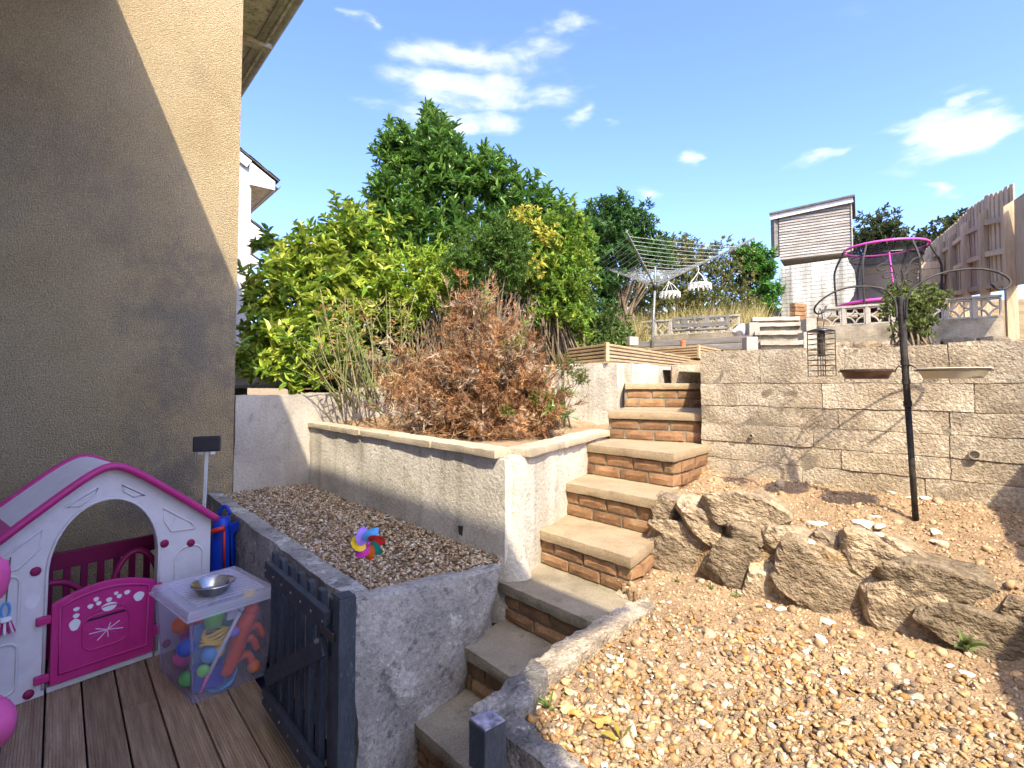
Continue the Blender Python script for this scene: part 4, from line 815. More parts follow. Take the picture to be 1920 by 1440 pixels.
for (s0, s1) in ((.05, 2.3), (3.6, 5.5)):
    s = s0+.15
    while s < s1:
        p = BRr+BRd*s; p.z = 1.10; link('screen_block', SM, scw, Matrix.Translation(p) @ Matrix.Rotation(bang, 4, 'Z')); s += .325
    a, b = BRr+BRd*s0, BRr+BRd*s1
    hexo('capping', [v3(a-BRn*.06,1.243),v3(b-BRn*.06,1.243),v3(b+BRn*.06,1.243),v3(a+BRn*.06,1.243)],[v3(a-BRn*.06,1.275),v3(b-BRn*.06,1.275),v3(b+BRn*.06,1.275),v3(a+BRn*.06,1.275)], X['breeze'], scw, (20,2,1), .006, 7, .003)
    hexo('plinth', [v3(a-BRn*.12,.4),v3(b-BRn*.12,.4),v3(b+BRn*.1,.4),v3(a+BRn*.1,.4)],[v3(a-BRn*.09,.955),v3(b-BRn*.09,.955),v3(b+BRn*.1,.955),v3(a+BRn*.1,.955)], X['oldstep'], scw, (24,3,8), .02, 5, .008)
    k = s0+.325+.15
    while k < s1: p = BRr+BRd*(k-.165); MB().bar(v3(p, .95), v3(p, 1.25), .045, .11, up=BRn).build('pier', X['breeze'], scw); k += .325
# stone ledge in front, by the fence
lg = thing('stone_ledge', v3(BRr+BRd*.8-BRn*.8, .4), 'dark stone ledge under the shrub by the fence post', 'ledge')
for i in range(6):
    a, b = BRr+BRd*(.05+i*.36)-BRn*(.75+.05*random.random()), BRr+BRd*(.05+(i+.97)*.36)-BRn*(.75+.05*random.random())
    hexo('ledge_stone', [v3(a,.2),v3(b,.2),v3(b+BRn*.3,.2),v3(a+BRn*.3,.2)],[v3(a,.62),v3(b,.60),v3(b+BRn*.3,.66),v3(a+BRn*.3,.66)], X['rock'], lg, (7,4,5), .03, 6, .02, i*3.)
for i in range(9):       # little stones along the top of the block wall
    px = 1560+i*30; p = at_y(px, 648, 4.6-.07*i); tag(link('edging_stone', rock_mesh('edging_stone', .16, .12, .09, 300+i, 'rock', 2), None, Matrix.Translation(v3(p, hill_z(p.x, p.y)+.1))), 'small rounded stone in the row behind the block wall', 'stone', 'stones set along the top of the block wall')
# upper steps
us = thing('upper_steps', at_y(1465, 650, 7.6), 'short flight of worn concrete steps up to the screen-block wall', 'steps')
for i in range(4):
    y0 = 7.5+i*.42; zt = [.60, .78, .95, 1.09][i]; l, r = at_y(1418-2*i+(8 if i == 0 else 0), 640, y0), at_y(1508-i*2, 640, y0-.1)
    hexo('step', [v3(l,.2),v3(r,.2),v3(r+Vector((.2,.6,0)),.2),v3(l+Vector((.2,.6,0)),.2)],[v3(l,zt),v3(r,zt),v3(r+Vector((.2,.6,0)),zt),v3(l+Vector((.2,.6,0)),zt)], X['oldstep'], us, (10,4,5), .012, 8, .008, i*5.)
    f_ = Vector((-.03,-.05,0)); hexo('tread', [v3(l+f_,zt-.055),v3(r+f_,zt-.055),v3(r+Vector((.1,.3,0)),zt-.055),v3(l+Vector((.1,.3,0)),zt-.055)],[v3(l+f_,zt+.004),v3(r+f_,zt+.004),v3(r+Vector((.1,.3,0)),zt+.004),v3(l+Vector((.1,.3,0)),zt+.004)], X['breeze'], us, (10,3,1), .008, 9, .006, i*5.)
for (px, y0, zt) in ((1406, 7.5, .66), (1411, 8.1, .93), (1512, 7.45, .72), (1517, 8., .98)):
    p = at_y(px, 640, y0); MB().box((p.x, p.y, zt/2+.1), (.16, .16, zt-.2)).build('side_block', X['breeze'], us, bevel=.012)
p = at_y(1497, 600, 9.05)
bp = thing('brick_pile', v3(p, 1.05), 'small stack of brown bricks at the head of the upper steps', 'bricks')
for r_ in range(4):
    for k in range(1): MB().box((p.x, p.y, 1.12+r_*.072), (.26, .12, .064), .35+random.uniform(-.05,.05)).build('brick', X['brick'], bp, bevel=.006)
# long grey sleepers, upturned pallet bench, bag, pot
sl = thing('timber_sleeper', at_y(1300, 640, 8.2), 'long weathered grey sleeper edging the upper bed behind the timber deck', 'timber')
a, b = at_y(1172, 646, 9.4), at_y(1412, 630, 8.0); za, zb = at_y(1412, 655, 8.).z, at_y(1412, 628, 8.).z
for k in range(2):
    h = (zb-za)/2; MB().bar(v3(a, za+h*(k+.5)), v3(b, za+h*(k+.5)), .06, h-.012).build('timber', X['sleeper'], sl, bevel=.008)
pb = thing('pallet_bench', at_y(1315, 625, 9.6), 'grey painted pallet rack leaning on the screen blocks behind the sleeper', 'rack')
a, b = at_y(1265, 600, 9.75), at_y(1366, 600, 9.35)
for (z0, z1, o) in ((1.17, 1.215, 0), (1.02, 1.10, -.02)): MB().bar(v3(a, (z0+z1)/2)-BRn*(.05-o), v3(b, (z0+z1)/2)-BRn*(.05-o), .03, z1-z0).build('rail', X['sleeper'], pb, bevel=.004)
MB().bar(v3(a, .97)-BRn*.1, v3(b, .97)-BRn*.1, .2, .03).build('bottom_board', X['sleeper'], pb, bevel=.004)
for k in range(6):
    q2 = a.lerp(b, k/5); MB().bar(v3(q2, .97)-BRn*.05, v3(q2, 1.21)-BRn*.05, .05 if k in (0, 5) else .09*(k % 2)+.03, .03, up=BRn).build('slat', X['sleeper'], pb, bevel=.004)
p = at_y(1393, 618, 9.3)
m = MB().ball(p+Vector((0,0,-.05)), .16, 12, (1.1,.8,.85)); V = [v+Vector((noise.noise(v*9), noise.noise(v*9+Vector((3,1,2))), noise.noise(v*9+Vector((7,1,2)))))*.07 for v in m.V]
tag(link_mesh('plastic_sack', V, m.F, X['white_pl'], smooth=True), 'crumpled white plastic sack slumped before the screen blocks', 'sack')
p = at_y(1413, 626, 9.0); m = MB().ball(p, .08, 8, (1,.7,.9)); V = [v+Vector((noise.noise(v*14), 0, noise.noise(v*14+Vector((7,1,2)))))*.05 for v in m.V]
tag(link_mesh('yellow_bag', V, m.F, X['tyellow'], smooth=True), 'small yellow bag beside the white sack', 'bag')
p = at_y(1281, 651, 8.2); tag(MB().lathe([(1e-6,0),(.032,0),(.046,.08),(.05,.08),(.05,.1),(.042,.1),(.03,.02),(1e-6,.02)], 16, Matrix.Translation(p)).build('flower_pot', X['terracotta'], smooth=False), 'small terracotta pot on the timber deck edge', 'pot')
p = at_y(1185, 640, 8.6); tag(MB().box(v3(p, p.z), (.16,.14,.14), .3).build('concrete_block', X['breeze'], bevel=.01), 'lone grey concrete block at the end of the sleeper', 'block')

# ------------------------------------------------------------------ rotary clothes dryer
hb = Vector((2.43, 9.0, 1.66)); dy = thing('rotary_clothes_dryer', (2.43, 9.0, hill_z(2.43, 9.)), 'open rotary clothes dryer with white lines on a thin grey pole above the timber deck', 'clothes dryer')
zb = hill_z(2.43, 9.)-.3
MB().tube([(2.36, 9., zb), (2.39, 9., 1.0), (2.43, 9., 1.62)], .022, 10).build('pole', X['alu'], dy, smooth=True)
MB().tube([(2.43, 9., 1.55), (2.44, 9., 2.0)], .017, 10).build('upper_pole', X['alu'], dy, smooth=True)
MB().lathe([(.02,-.07),(.04,-.06),(.045,.02),(.03,.06),(.02,.07)], 14, Matrix.Translation(hb)).build('hub', X['black'], dy, smooth=True)
tips = [hb+Vector(v) for v in ((-1.02,.65,.56), (-.76,-1.3,.56), (1.23,-.65,.56), (.76,1.3,.56))]
tips2 = list(tips); ext = hb+(tips[2]-hb)*1.12
for i, t in enumerate(tips): MB().bar(hb, ext if i == 2 else t, .022, .028).build('arm', X['alu'], dy)
for k in range(10):
    f_ = .28+.072*k; m = MB()
    pts = []
    for i in range(4):
        a, b = hb.lerp(tips[i], f_), hb.lerp(tips[(i+1) % 4], f_)
        for j in range(6): q = a.lerp(b, j/6); q = q-Vector((0,0,.02*math.sin(math.pi*j/6))); pts.append(q)
    m.tube(pts, .0034, 4, True); m.build('washing_line', X['line'], dy)
for (px, py, yy, lab, rot) in ((1312, 533, 8.55, 'white ring sock hanger dangling from the right side of the dryer', .2), (1256, 549, 9.4, 'white ring sock hanger dangling near the dryer pole', .9)):
    c = at_y(px, py, yy); h = thing('sock_hanger', c, lab, 'peg hanger', 'peg hangers on the clothes dryer'); r = .175; m = MB()
    for q_ in (1., .62): m.tube([c+Vector((math.cos(t)*r*q_, math.sin(t)*r*q_, 0)) for t in [2*math.pi*i/20 for i in range(20)]], .009, 6, True)
    for i in range(6): t = math.pi*i/6; m.bar(c+Vector((math.cos(t)*r, math.sin(t)*r, 0)), c-Vector((math.cos(t)*r, math.sin(t)*r, 0)), .012, .008)
    m.build('ring', X['white_pl'], h); top = c+Vector((-.02, 0, .2)); m = MB()
    for i in range(4): t = math.pi/2*i+rot; m.tube([c+Vector((math.cos(t)*r, math.sin(t)*r, 0)), c+Vector((math.cos(t)*r*.4, math.sin(t)*r*.4, .13)), top], .005, 5)
    m.tube([top, top+Vector((.01,0,.06)), top+Vector((-.01,0,.1))], .006, 5); m.build('hook', X['white_pl'], h)
    for i in range(14): t = 2*math.pi*i/14; MB().box(c+Vector((math.cos(t)*r, math.sin(t)*r, -.045)), (.014,.022,.075), t).build('peg', X['white_pl'], h)

# ------------------------------------------------------------------ shed on its whitewashed wall
shl, shr = at_y(1462, 480, 14.3), at_y(1597, 470, 13.4); shl.z = shr.z = 0
sd_ = (shr-shl).normalized(); sn = Vector((-sd_.y, sd_.x, 0)); Lw = (shr-shl).length
shed = thing('garden_shed', v3(shl.lerp(shr, .5), 3.2), 'weathered grey clad shed with flat roof on top of the whitewashed wall', 'shed')
zb = at_y(1462, 487, 14.3).z; ztl = at_y(1462, 410, 14.3).z; ztr = at_y(1597, 380, 13.4).z
MB().hexa([v3(shl+sn*.03,zb),v3(shr+sn*.03,zb),v3(shr+sn*2,zb),v3(shl+sn*2,zb)],[v3(shl+sn*.03,ztl),v3(shr+sn*.03,ztr),v3(shr+sn*2,ztr),v3(shl+sn*2,ztl)]).build('wall', X['sleeper'], shed)
nb = 15
for k in range(nb):
    z0, z1 = zb+(min(ztl,ztr)-zb)*k/nb, zb+(min(ztl,ztr)-zb)*(k+1)/nb
    MB().hexa([v3(shl-sn*.012,z0),v3(shr-sn*.012,z0),v3(shr+sn*.028,z0),v3(shl+sn*.028,z0)],[v3(shl+sn*.006,z1-.008),v3(shr+sn*.006,z1-.008),v3(shr+sn*.028,z1-.008),v3(shl+sn*.028,z1-.008)]).build('cladding_board', X['cladding'], shed)
MB().hexa([v3(shl-sn*.015,min(ztl,ztr)),v3(shr-sn*.015,min(ztl,ztr)),v3(shr+sn*.028,min(ztl,ztr)),v3(shl+sn*.028,min(ztl,ztr))],[v3(shl-sn*.015,ztl+.0),v3(shr-sn*.015,ztr),v3(shr+sn*.028,ztr),v3(shl+sn*.028,ztl)]).build('top_board', X['sleeper'], shed)
MB().bar(v3(shl-sd_*.2-sn*.06, ztl+.05), v3(shr+sd_*.06-sn*.06, ztr+.05), .03, .13).build('fascia', X['upvc'], shed)
MB().hexa([v3(shl-sd_*.22-sn*.12,ztl+.115),v3(shr+sd_*.1-sn*.12,ztr+.115),v3(shr+sd_*.1+sn*2.1,ztr+.115),v3(shl-sd_*.22+sn*2.1,ztl+.115)],[v3(shl-sd_*.22-sn*.12,ztl+.165),v3(shr+sd_*.1-sn*.12,ztr+.165),v3(shr+sd_*.1+sn*2.1,ztr+.165),v3(shl-sd_*.22+sn*2.1,ztl+.165)]).build('roof', X['slate'], shed)
MB().bar(v3(shl-sd_*.095+sn*.1, zb+.12), v3(shl-sd_*.095+sn*.1, ztl+.1), .185, .18).build('corner_board', X['sleeper'], shed)
MB().bar(v3(shr+sd_*.012-sn*.02, zb), v3(shr+sd_*.012-sn*.02, ztr), .03, .03).build('corner_trim', X['cladding'], shed)
wl, wr = at_y(1463, 500, 13.9), at_y(1620, 480, 13.0); wl.z = wr.z = 0; wn = Vector((-(wr-wl).y, (wr-wl).x, 0)).normalized()
zt0, zt1 = at_y(1463, 500, 13.9).z, at_y(1620, 479, 13.).z
ww = thing('whitewashed_wall', v3(wl, 1.3), 'tall whitewashed block wall streaked with grime, carrying the shed', 'wall')
ncs = 19
for c in range(ncs):
    f0, f1 = c/ncs, (c+1)/ncs; d = (wr-wl); nn = 8; off = .5*(c % 2)
    for k in range(nn+1):
        a, b = max(0, (k-off)/nn), min(1, (k+1-off)/nn)
        if b-a < .01: continue
        zl = lambda t, f_: 1.2+((zt0+(zt1-zt0)*t)-1.2)*f_
        p, q2 = wl+d*(a+.0008), wl+d*(b-.0008); o = -wn*random.uniform(0, .004)
        MB().hexa([v3(p+o,zl(a,f0)+.002),v3(q2+o,zl(b,f0)+.002),v3(q2+wn*.1,zl(b,f0)+.002),v3(p+wn*.1,zl(a,f0)+.002)],[v3(p+o,zl(a,f1)-.004),v3(q2+o,zl(b,f1)-.004),v3(q2+wn*.1,zl(b,f1)-.004),v3(p+wn*.1,zl(a,f1)-.004)]).build('block', X['bwhite'], ww, bevel=.008)
MB().hexa([v3(wl+wn*.012,1.2),v3(wr+wn*.012,1.2),v3(wr+wn*.6,1.2),v3(wl+wn*.6,1.2)],[v3(wl+wn*.012,zt0-.01),v3(wr+wn*.012,zt1-.01),v3(wr+wn*.6,zt1-.01),v3(wl+wn*.6,zt0-.01)]).build('wall_core', X['bwhite'], ww)

# ------------------------------------------------------------------ trampoline
tcn = at_y(1663, 580, 11.4); tcn.z = 0; zp, ztp = 1.72, 2.93; rb, rt = .90, .76
tr = thing('trampoline', v3(tcn, hill_z(tcn.x, tcn.y)), 'small trampoline with pink rims and dark safety net behind the screen blocks', 'trampoline')
ring = lambda r, z, n=40: [v3(tcn+Vector((math.cos(2*math.pi*i/n)*r, math.sin(2*math.pi*i/n)*r, 0)), z) for i in range(n)]
MB().lathe([(rb-.14,zp+.012),(rb-.02,zp+.03),(rb+.02,zp+.01),(rb+.01,zp-.045),(rb-.02,zp-.04),(rb-.14,zp-.0)], 48, Matrix.Translation(tcn)).build('rim_pad', X['pinkrim'], tr, smooth=True)
MB().lathe([(1e-6,zp-.012),(rb-.13,zp+.0),(rb-.13,zp-.008),(1e-6,zp-.02)], 48, Matrix.Translation(tcn)).build('jump_mat', X['black'], tr)
MB().tube(ring(rb-.03, zp-.06), .022, 8, True).build('base_frame', X['alu'], tr, smooth=True)
MB().tube(ring(rt, ztp), .027, 8, True).build('top_ring', X['pinkrim'], tr, smooth=True)
prof = [(rb-.16, zp+.01), (rb-.30, zp+.22), (rb-.36, zp+.5), (rb-.33, zp+.8), (rb-.24, zp+1.0), (rt-.05, ztp-.05)]
m = MB(); n = 40
for (r, z) in prof: m.V += [v3(tcn+Vector((math.cos(2*math.pi*j/n)*r, math.sin(2*math.pi*j/n)*r, 0)), z) for j in range(n)]
for i in range(len(prof)-1):
    for j in range(n): m.F.append((i*n+j, i*n+(j+1) % n, (i+1)*n+(j+1) % n, (i+1)*n+j))
m.build('safety_net', X['mesh'], tr, smooth=True)
MB().tube(ring(rb-.24, zp+1.0), .012, 6, True).build('net_band', X['black'], tr)
for i in range(6):
    t = math.pi*(.17+i/3); dd = Vector((math.cos(t), math.sin(t), 0))
    P = [v3(tcn+dd*rb, hill_z(tcn.x, tcn.y)-.05), v3(tcn+dd*(rb+.02), zp), v3(tcn+dd*(rb+.05), zp+.6), v3(tcn+dd*(rb+.02), zp+.85), v3(tcn+dd*rt, ztp)]
    MB().tube(smooth_path(P, 4), .022, 8).build('pole', X['iron'] if i != 4 else X['iron'], tr, smooth=True)
MB().bar(v3(tcn+Vector((-.35,-.72,0)), zp+.1), v3(tcn+Vector((-.42,-.70,0)), zp+.95), .05, .02).build('net_zip', X['pinkrim'], tr)
# fence at the top of the garden behind the trampoline
ff = thing('rear_fence', at_y(1680, 560, 14), 'grey brown board fence across the top behind the trampoline', 'fence')
a, b = at_y(1605, 560, 14.6), at_y(1772, 560, 13.6); za0, za1 = 1.5, at_y(1680, 497, 14).z
for k in range(18):
    p, q2 = a.lerp(b, k/18), a.lerp(b, (k+.94)/18); MB().hexa([v3(p,za0),v3(q2,za0),v3(q2+Vector((0,.03,0)),za0),v3(p+Vector((0,.03,0)),za0)],[v3(p,za1-.55),v3(q2,za1-.55),v3(q2+Vector((0,.03,0)),za1-.55),v3(p+Vector((0,.03,0)),za1-.55)]).build('fence_board', X['sleeper'], ff)
for k in range(3): MB().bar(v3(a, za1-.46+k*.2), v3(b, za1-.46+k*.2), .03, .18).build('cross_board', X['fence'], ff)

# ------------------------------------------------------------------ toy playhouse
PF1 = at_z(390, 1195, DK); PFc_ = at_z(20, 1325, DK); PU = (PF1-PFc_); PU.z = 0; PU.normalize(); PK = Vector((-PU.y, PU.x, 0)); HWD = .545
PO = PF1-PU*HWD; PO.z = DK
def ph(u, d, z): return PO+PU*u+PK*d+Vector((0, 0, z))
house = thing('toy_playhouse', PO, 'grey plastic toy playhouse with magenta door and roof edges on the deck', 'playhouse')
def topz_(u): return 1.125-.385*(math.hypot(u, .085)-.085)/(math.hypot(.545, .085)-.085)
out = [(-HWD, 0), (-HWD, topz_(HWD))]+[(-HWD+2*HWD*i/40, topz_(-HWD+2*HWD*i/40)) for i in range(1, 40)]+[(HWD, topz_(HWD)), (HWD, 0), (.25, 0), (.25, .60)]
out += [(.25*math.cos(t), .60+.352*math.sin(t)) for t in [math.pi*i/24 for i in range(1, 24)]]+[(-.25, .60), (-.25, 0)]
fw = MB().prism([ph(u, 0, z) for u, z in out], PK*.045).build('front_wall', X['plas_grey'], house, merge=True)
arch = [(.256, .03), (.256, .60)]+[(.256*math.cos(t), .60+.359*math.sin(t)) for t in [math.pi*i/24 for i in range(1, 24)]]+[(-.256, .60), (-.256, .03)]
MB().tube([ph(u, -.003, z) for u, z in arch], .008, 6).build('arch_moulding', X['plas_grey'], fw, smooth=True)
def rrect(u0, u1, z0, z1, r=.04, arcs=(1,1,1,1)):
    P = []
    for (cu, cz, t0, ok) in ((u1-r, z1-r, 0, arcs[0]), (u0+r, z1-r, 90, arcs[1]), (u0+r, z0+r, 180, arcs[2]), (u1-r, z0+r, 270, arcs[3])):
        P += [(cu+r*math.cos(R(t0+a)), cz+r*math.sin(R(t0+a))) for a in (0, 22, 45, 67, 90)]
    return P
for P in (rrect(-.54, -.36, .37, .64), rrect(-.54, -.36, .06, .31), rrect(.345, .50, .30, .60, .06), [(-.28,.85),(-.40,.76),(-.50,.67),(-.37,.67),(-.29,.75)], [(-.05,1.03),(-.19,.945),(-.13,.94),(-.06,.99)], [(.06,1.03),(.18,.95),(.12,.95),(.07,.99)], [(.27,.86),(.43,.74),(.45,.70),(.32,.71),(.28,.78)]):
    MB().tube([ph(u, -.001, z) for u, z in P], .0065, 6, True).build('moulding', X['plas_grey'], fw, smooth=True)
for (u, z) in ((-.30,.64),(-.31,.03),(.285,.645),(.43,.615),(.31,.05)):
    c = MB(); Mx = Matrix.Translation(ph(u, 0, z)) @ (-PK).to_track_quat('Z', 'Y').to_matrix().to_4x4(); c.lathe([(.024,-.002),(.022,.007),(.01,.012),(1e-6,.012)], 18, Mx); c.build('bolt_cover', X['plas_dark'], fw, smooth=True)
stk = lambda u, z, w, h, par, m='sticker', d=-.0025: MB().prism([ph(u+w*math.cos(t)*(1+.12*math.sin(3*t)), d, z+h*math.sin(t)) for t in [2*math.pi*i/16 for i in range(16)]], PK*.0015).build('sticker', X[m], par)
stk(-.31, .49, .03, .034, fw)
PD = .47
# roof: a grey sheet with magenta ends, thick edge trims front and back
def roof_strip(u0, u1, name, m, d0, d1, off, th, n=30, parent=None, bev=False):
    mm = MB(); P = [(u0+(u1-u0)*i/n) for i in range(n+1)]
    tz = lambda u: topz_(u)+off
    poly = [ph(u, d0, tz(u)) for u in P]+[ph(u, d0, tz(u)+th) for u in reversed(P)]
    return mm.prism(poly, PK*(d1-d0)).build(name, m, parent or house, merge=True)
rf = roof_strip(-.40, .555, 'roof', X['plas_grey'], -.035, PD+.02, .004, .022)
roof_strip(-.70, -.40, 'roof_eave', X['plas_pink'], -.04, PD+.03, .0, .026, 12)
for d_, r_ in ((-.045, .021), (PD+.035, .024)):
    MB().tube([ph(u, d_, topz_(u)+.018) for u in [-.70+1.265*i/44 for i in range(45)]], r_, 10).build('roof_trim', X['plas_pink'], rf, smooth=True)
MB().prism([ph(HWD, .04, 0), ph(HWD, PD, 0), ph(HWD, PD, topz_(HWD)-.01), ph(HWD, .04, topz_(HWD)-.01)], -PU*.03).build('side_wall', X['plas_grey'], house, bevel=.004)
MB().prism([ph(-HWD+.03, .04, 0), ph(-HWD+.03, PD, 0), ph(-HWD+.03, PD, topz_(HWD)-.01), ph(-HWD+.03, .04, topz_(HWD)-.01)], -PU*.03).build('side_wall', X['plas_grey'], house, bevel=.004)
MB().prism([ph(-.24, .0, 0.001), ph(.24, .0, 0.001), ph(.24, .06, 0.001), ph(-.24, .06, 0.001)], Vector((0,0,.03))).build('door_sill', X['plas_grey'], house, bevel=.006)
# back panel: magenta half wall with pickets, hoops inside
bk_ = MB().prism([ph(-.535, PD-.02, .50), ph(.535, PD-.02, .50), ph(.535, PD-.02, .60), ph(-.535, PD-.02, .60)], PK*.03).build('back_rail', X['plas_dark'], house, bevel=.006)
MB().prism([ph(-.535, PD-.02, .0), ph(.535, PD-.02, .0), ph(.535, PD-.02, .18), ph(-.535, PD-.02, .18)], PK*.03).build('back_panel', X['plas_dark'], house)
for i in range(13): u = -.50+i*.083; MB().prism([ph(u, PD-.01, .18), ph(u+.035, PD-.01, .18), ph(u+.035, PD-.01, .50), ph(u, PD-.01, .50)], PK*.02).build('picket', X['plas_dark'], bk_, bevel=.003)
for (u0, u1, z0, zt_) in ((-.36, -.02, .28, .50), (.08, .34, .30, .58)):
    P = [ph(u0, .22, z0-.28)]+[ph((u0+u1)/2-(u1-u0)/2*math.cos(t), .22, z0+(zt_-z0)*math.sin(t)) for t in [math.pi*i/14 for i in range(15)]]+[ph(u1, .22, z0-.28)]
    MB().tube(P, .017, 8).build('hoop', X['plas_dark'], house, smooth=True)
# door
def dtop(u): return .515-.16*(u-.0)**2/.055*.36-.025*max(0, u)
dz0 = .045; du0, du1 = -.235, .232
dout = [(du0, dz0), (du1, dz0+.0)]+[(du1-(du1-du0)*i/20, dtop(du1-(du1-du0)*i/20)) for i in range(21)]
door = MB().prism([ph(u, -.032+.0*(u), z) for u, z in dout], PK*.024).build('door', X['plas_pink'], house, bevel=.005)
din = [(du0+.035, dz0+.05), (du1-.035, dz0+.05)]+[(du1-.035-(du1-du0-.07)*i/20, dtop(du1-.035-(du1-du0-.07)*i/20)-.035) for i in range(21)]
MB().tube([ph(u, -.033, z) for u, z in din], .007, 6, True).build('door_moulding', X['plas_pink'], door, smooth=True)
MB().tube([ph(u, -.033, z) for u, z in rrect(-.105, .105, .165, .345, .05, )], .005, 6, True).build('flap_moulding', X['plas_pink'], door, smooth=True)
MB().prism([ph(-.095, -.0335, .322), ph(.10, -.0335, .322), ph(.10, -.0335, .332), ph(-.095, -.0335, .332)], PK*.0015).build('letter_slot', X['black'], door)
MB().tube([ph(.075*math.cos(t)-.0+.01, -.033, .345+.035*math.sin(t)) for t in [math.pi*i/12 for i in range(13)]], .004, 6).build('flap_hood', X['plas_pink'], door, smooth=True)
for (u, z, w, h) in ((.01,.372,.036,.022),(-.135,.405,.014,.010),(-.135,.37,.014,.012),(-.14,.325,.024,.03),(-.075,.40,.013,.012),(-.05,.43,.012,.012),(-.038,.405,.012,.011),(.008,.41,.014,.012),(.04,.435,.010,.009),(.055,.415,.012,.011),(.092,.425,.014,.012),(.15,.385,.026,.026)): stk(u, z, w, h, door, d=-.0345)
for k in range(11):
    t = 2*math.pi*k/11+.2; rr = random.uniform(.05, .1); MB().bar(ph(.005, -.0335, .25), ph(.005+rr*math.cos(t), -.0335, .25+rr*.55*math.sin(t)), .003, .004, up=PK).build('splash_mark', X['magenta'] if k % 3 == 0 else X['sticker'], door)
for (u, z, w, h) in ((.245,.40,.05,.055),(.243,.16,.045,.06),(-.265,.385,.06,.04),(-.265,.09,.06,.04)): MB().prism([ph(u-w/2, -.03, z-h/2), ph(u+w/2, -.03, z-h/2), ph(u+w/2, -.03, z+h/2), ph(u-w/2, -.03, z+h/2)], PK*.028).build('hinge_tab', X['plas_pink'], door, bevel=.006)
# toy brush hanging on the front wall
br = thing('toy_brush', ph(-.43, -.02, .36), 'toy brush with blue loop and pink bristles hanging beside the playhouse door', 'toy')
MB().tube([ph(-.40, -.012, .74), ph(-.41, -.016, .52)], .003, 6).build('string', X['bark'], br)
MB().tube([ph(-.412+.016*math.cos(t), -.018, .485+.036*math.sin(t)) for t in [2*math.pi*i/16 for i in range(16)]], .006, 6, True).build('loop_handle', X['sky'], br, smooth=True)
MB().lathe([(1e-6,.05),(.022,.05),(.03,.035),(.03,.03),(1e-6,.03)], 14, Matrix.Translation(ph(-.415, -.022, .405))).build('brush_head', X['sticker'], br, smooth=True)
for k in range(16):
    t = 2*math.pi*k/16; MB().bar(ph(-.415+.022*math.cos(t), -.022+.01*math.sin(t), .44), ph(-.415+.045*math.cos(t), -.022+.02*math.sin(t), .375), .010, .006).build('bristle', X['plas_pink'] if k % 2 else X['sticker'], br)

# pink toy cut by the left edge
pk = thing('pink_toy', v3(at_y(-40, 1300, 2.2), DK), 'bright pink plastic ride-on toy cut off by the left edge of the picture', 'toy')
c = at_y(-30, 1085, 2.3); MB().tube(smooth_path([c+Vector((-.03,.02,.10)), c+Vector((.03,.0,.075)), c+Vector((.055,0,.03)), c+Vector((.05,0,-.03)), c+Vector((.02,0,-.09)), c+Vector((-.05,.02,-.13))]), [.03]*6+[.042]*9+[.034]*6, 12).build('handle', X['toy_pink'], pk, smooth=True)
c = at_y(-34, 1365, 2.1); m = MB().ball(c, .10, 14, (.95,1,1.1)); V = [v+Vector((noise.noise(v*12), noise.noise(v*12+Vector((3,1,2))), 0))*.02 for v in m.V]; link_mesh('wheel_guard', V, m.F, X['toy_pink'], pk, smooth=True)
c2 = at_y(-60, 1230, 2.2); MB().tube([v3(c2, DK+.1), v3(c2, DK+.62)], .05, 12).build('column', X['toy_pink'], pk, smooth=True)

# ------------------------------------------------------------------ clear storage box of toys
BXo = at_z(362, 1322, DK); e1 = (at_z(492, 1268, DK)-BXo); e1.z = 0; e1.normalize(); e2 = Vector((-e1.y, e1.x, 0)); bw_, bd_, bh_ = .355, .46, .455
def bx(u, v, z): return BXo+e1*u+e2*v+Vector((0, 0, z))
box = thing('storage_box', BXo, 'clear plastic storage box full of bright toys with a ribbed lilac lid', 'storage box')
tp = .035
def wallq(name, b4, inward):
    m = MB(); t = inward*.003; m.hexa(b4[:2]+[b4[1]+t, b4[0]+t], b4[2:]+[b4[3]+t, b4[2]+t] if False else [b4[3], b4[2], b4[2]+t, b4[3]+t]); return m.build(name, X['clear'], tub)
tubm = MB().hexa([bx(0,0,.001), bx(bw_,0,.001), bx(bw_,bd_,.001), bx(0,bd_,.001)], [bx(0,0,.005), bx(bw_,0,.005), bx(bw_,bd_,.005), bx(0,bd_,.005)])
tub = tubm.build('tub', X['clear'], box, merge=True)
T_ = [(-tp,-tp), (bw_+tp,-tp), (bw_+tp,bd_+tp), (-tp,bd_+tp)]; Bq = [(0,0), (bw_,0), (bw_,bd_), (0,bd_)]; INW = [e2, -e1, -e2, e1]
for i in range(4):
    j = (i+1) % 4; wallq('tub_wall', [bx(*Bq[i], .006), bx(*Bq[j], .006), bx(*T_[j], bh_), bx(*T_[i], bh_)], INW[i])
for i in range(4): MB().tube([bx(*Bq[i], .006), bx(*T_[i], bh_)], .008, 8).build('tub_corner', X['clear'], tub, smooth=True)
l0, l1, l2, l3 = -tp-.02, bw_+tp+.02, -tp-.02, bd_+tp+.02
lid = MB().hexa([bx(l0,l2,bh_-.02), bx(l1,l2,bh_-.02), bx(l1,l3,bh_-.02), bx(l0,l3,bh_-.02)], [bx(l0+.01,l2+.01,bh_+.022), bx(l1-.01,l2+.01,bh_+.022), bx(l1-.01,l3-.01,bh_+.022), bx(l0+.01,l3-.01,bh_+.022)]).build('lid', X['clear_lid'], box, bevel=.012)
for k in range(13):
    v = l2+.07+k*(l3-l2-.14)/12; MB().bar(bx(l0+.06, v, bh_+.025), bx(l1-.06, v, bh_+.025), .018, .006).build('lid_rib', X['clear_lid'], lid, bevel=.002)
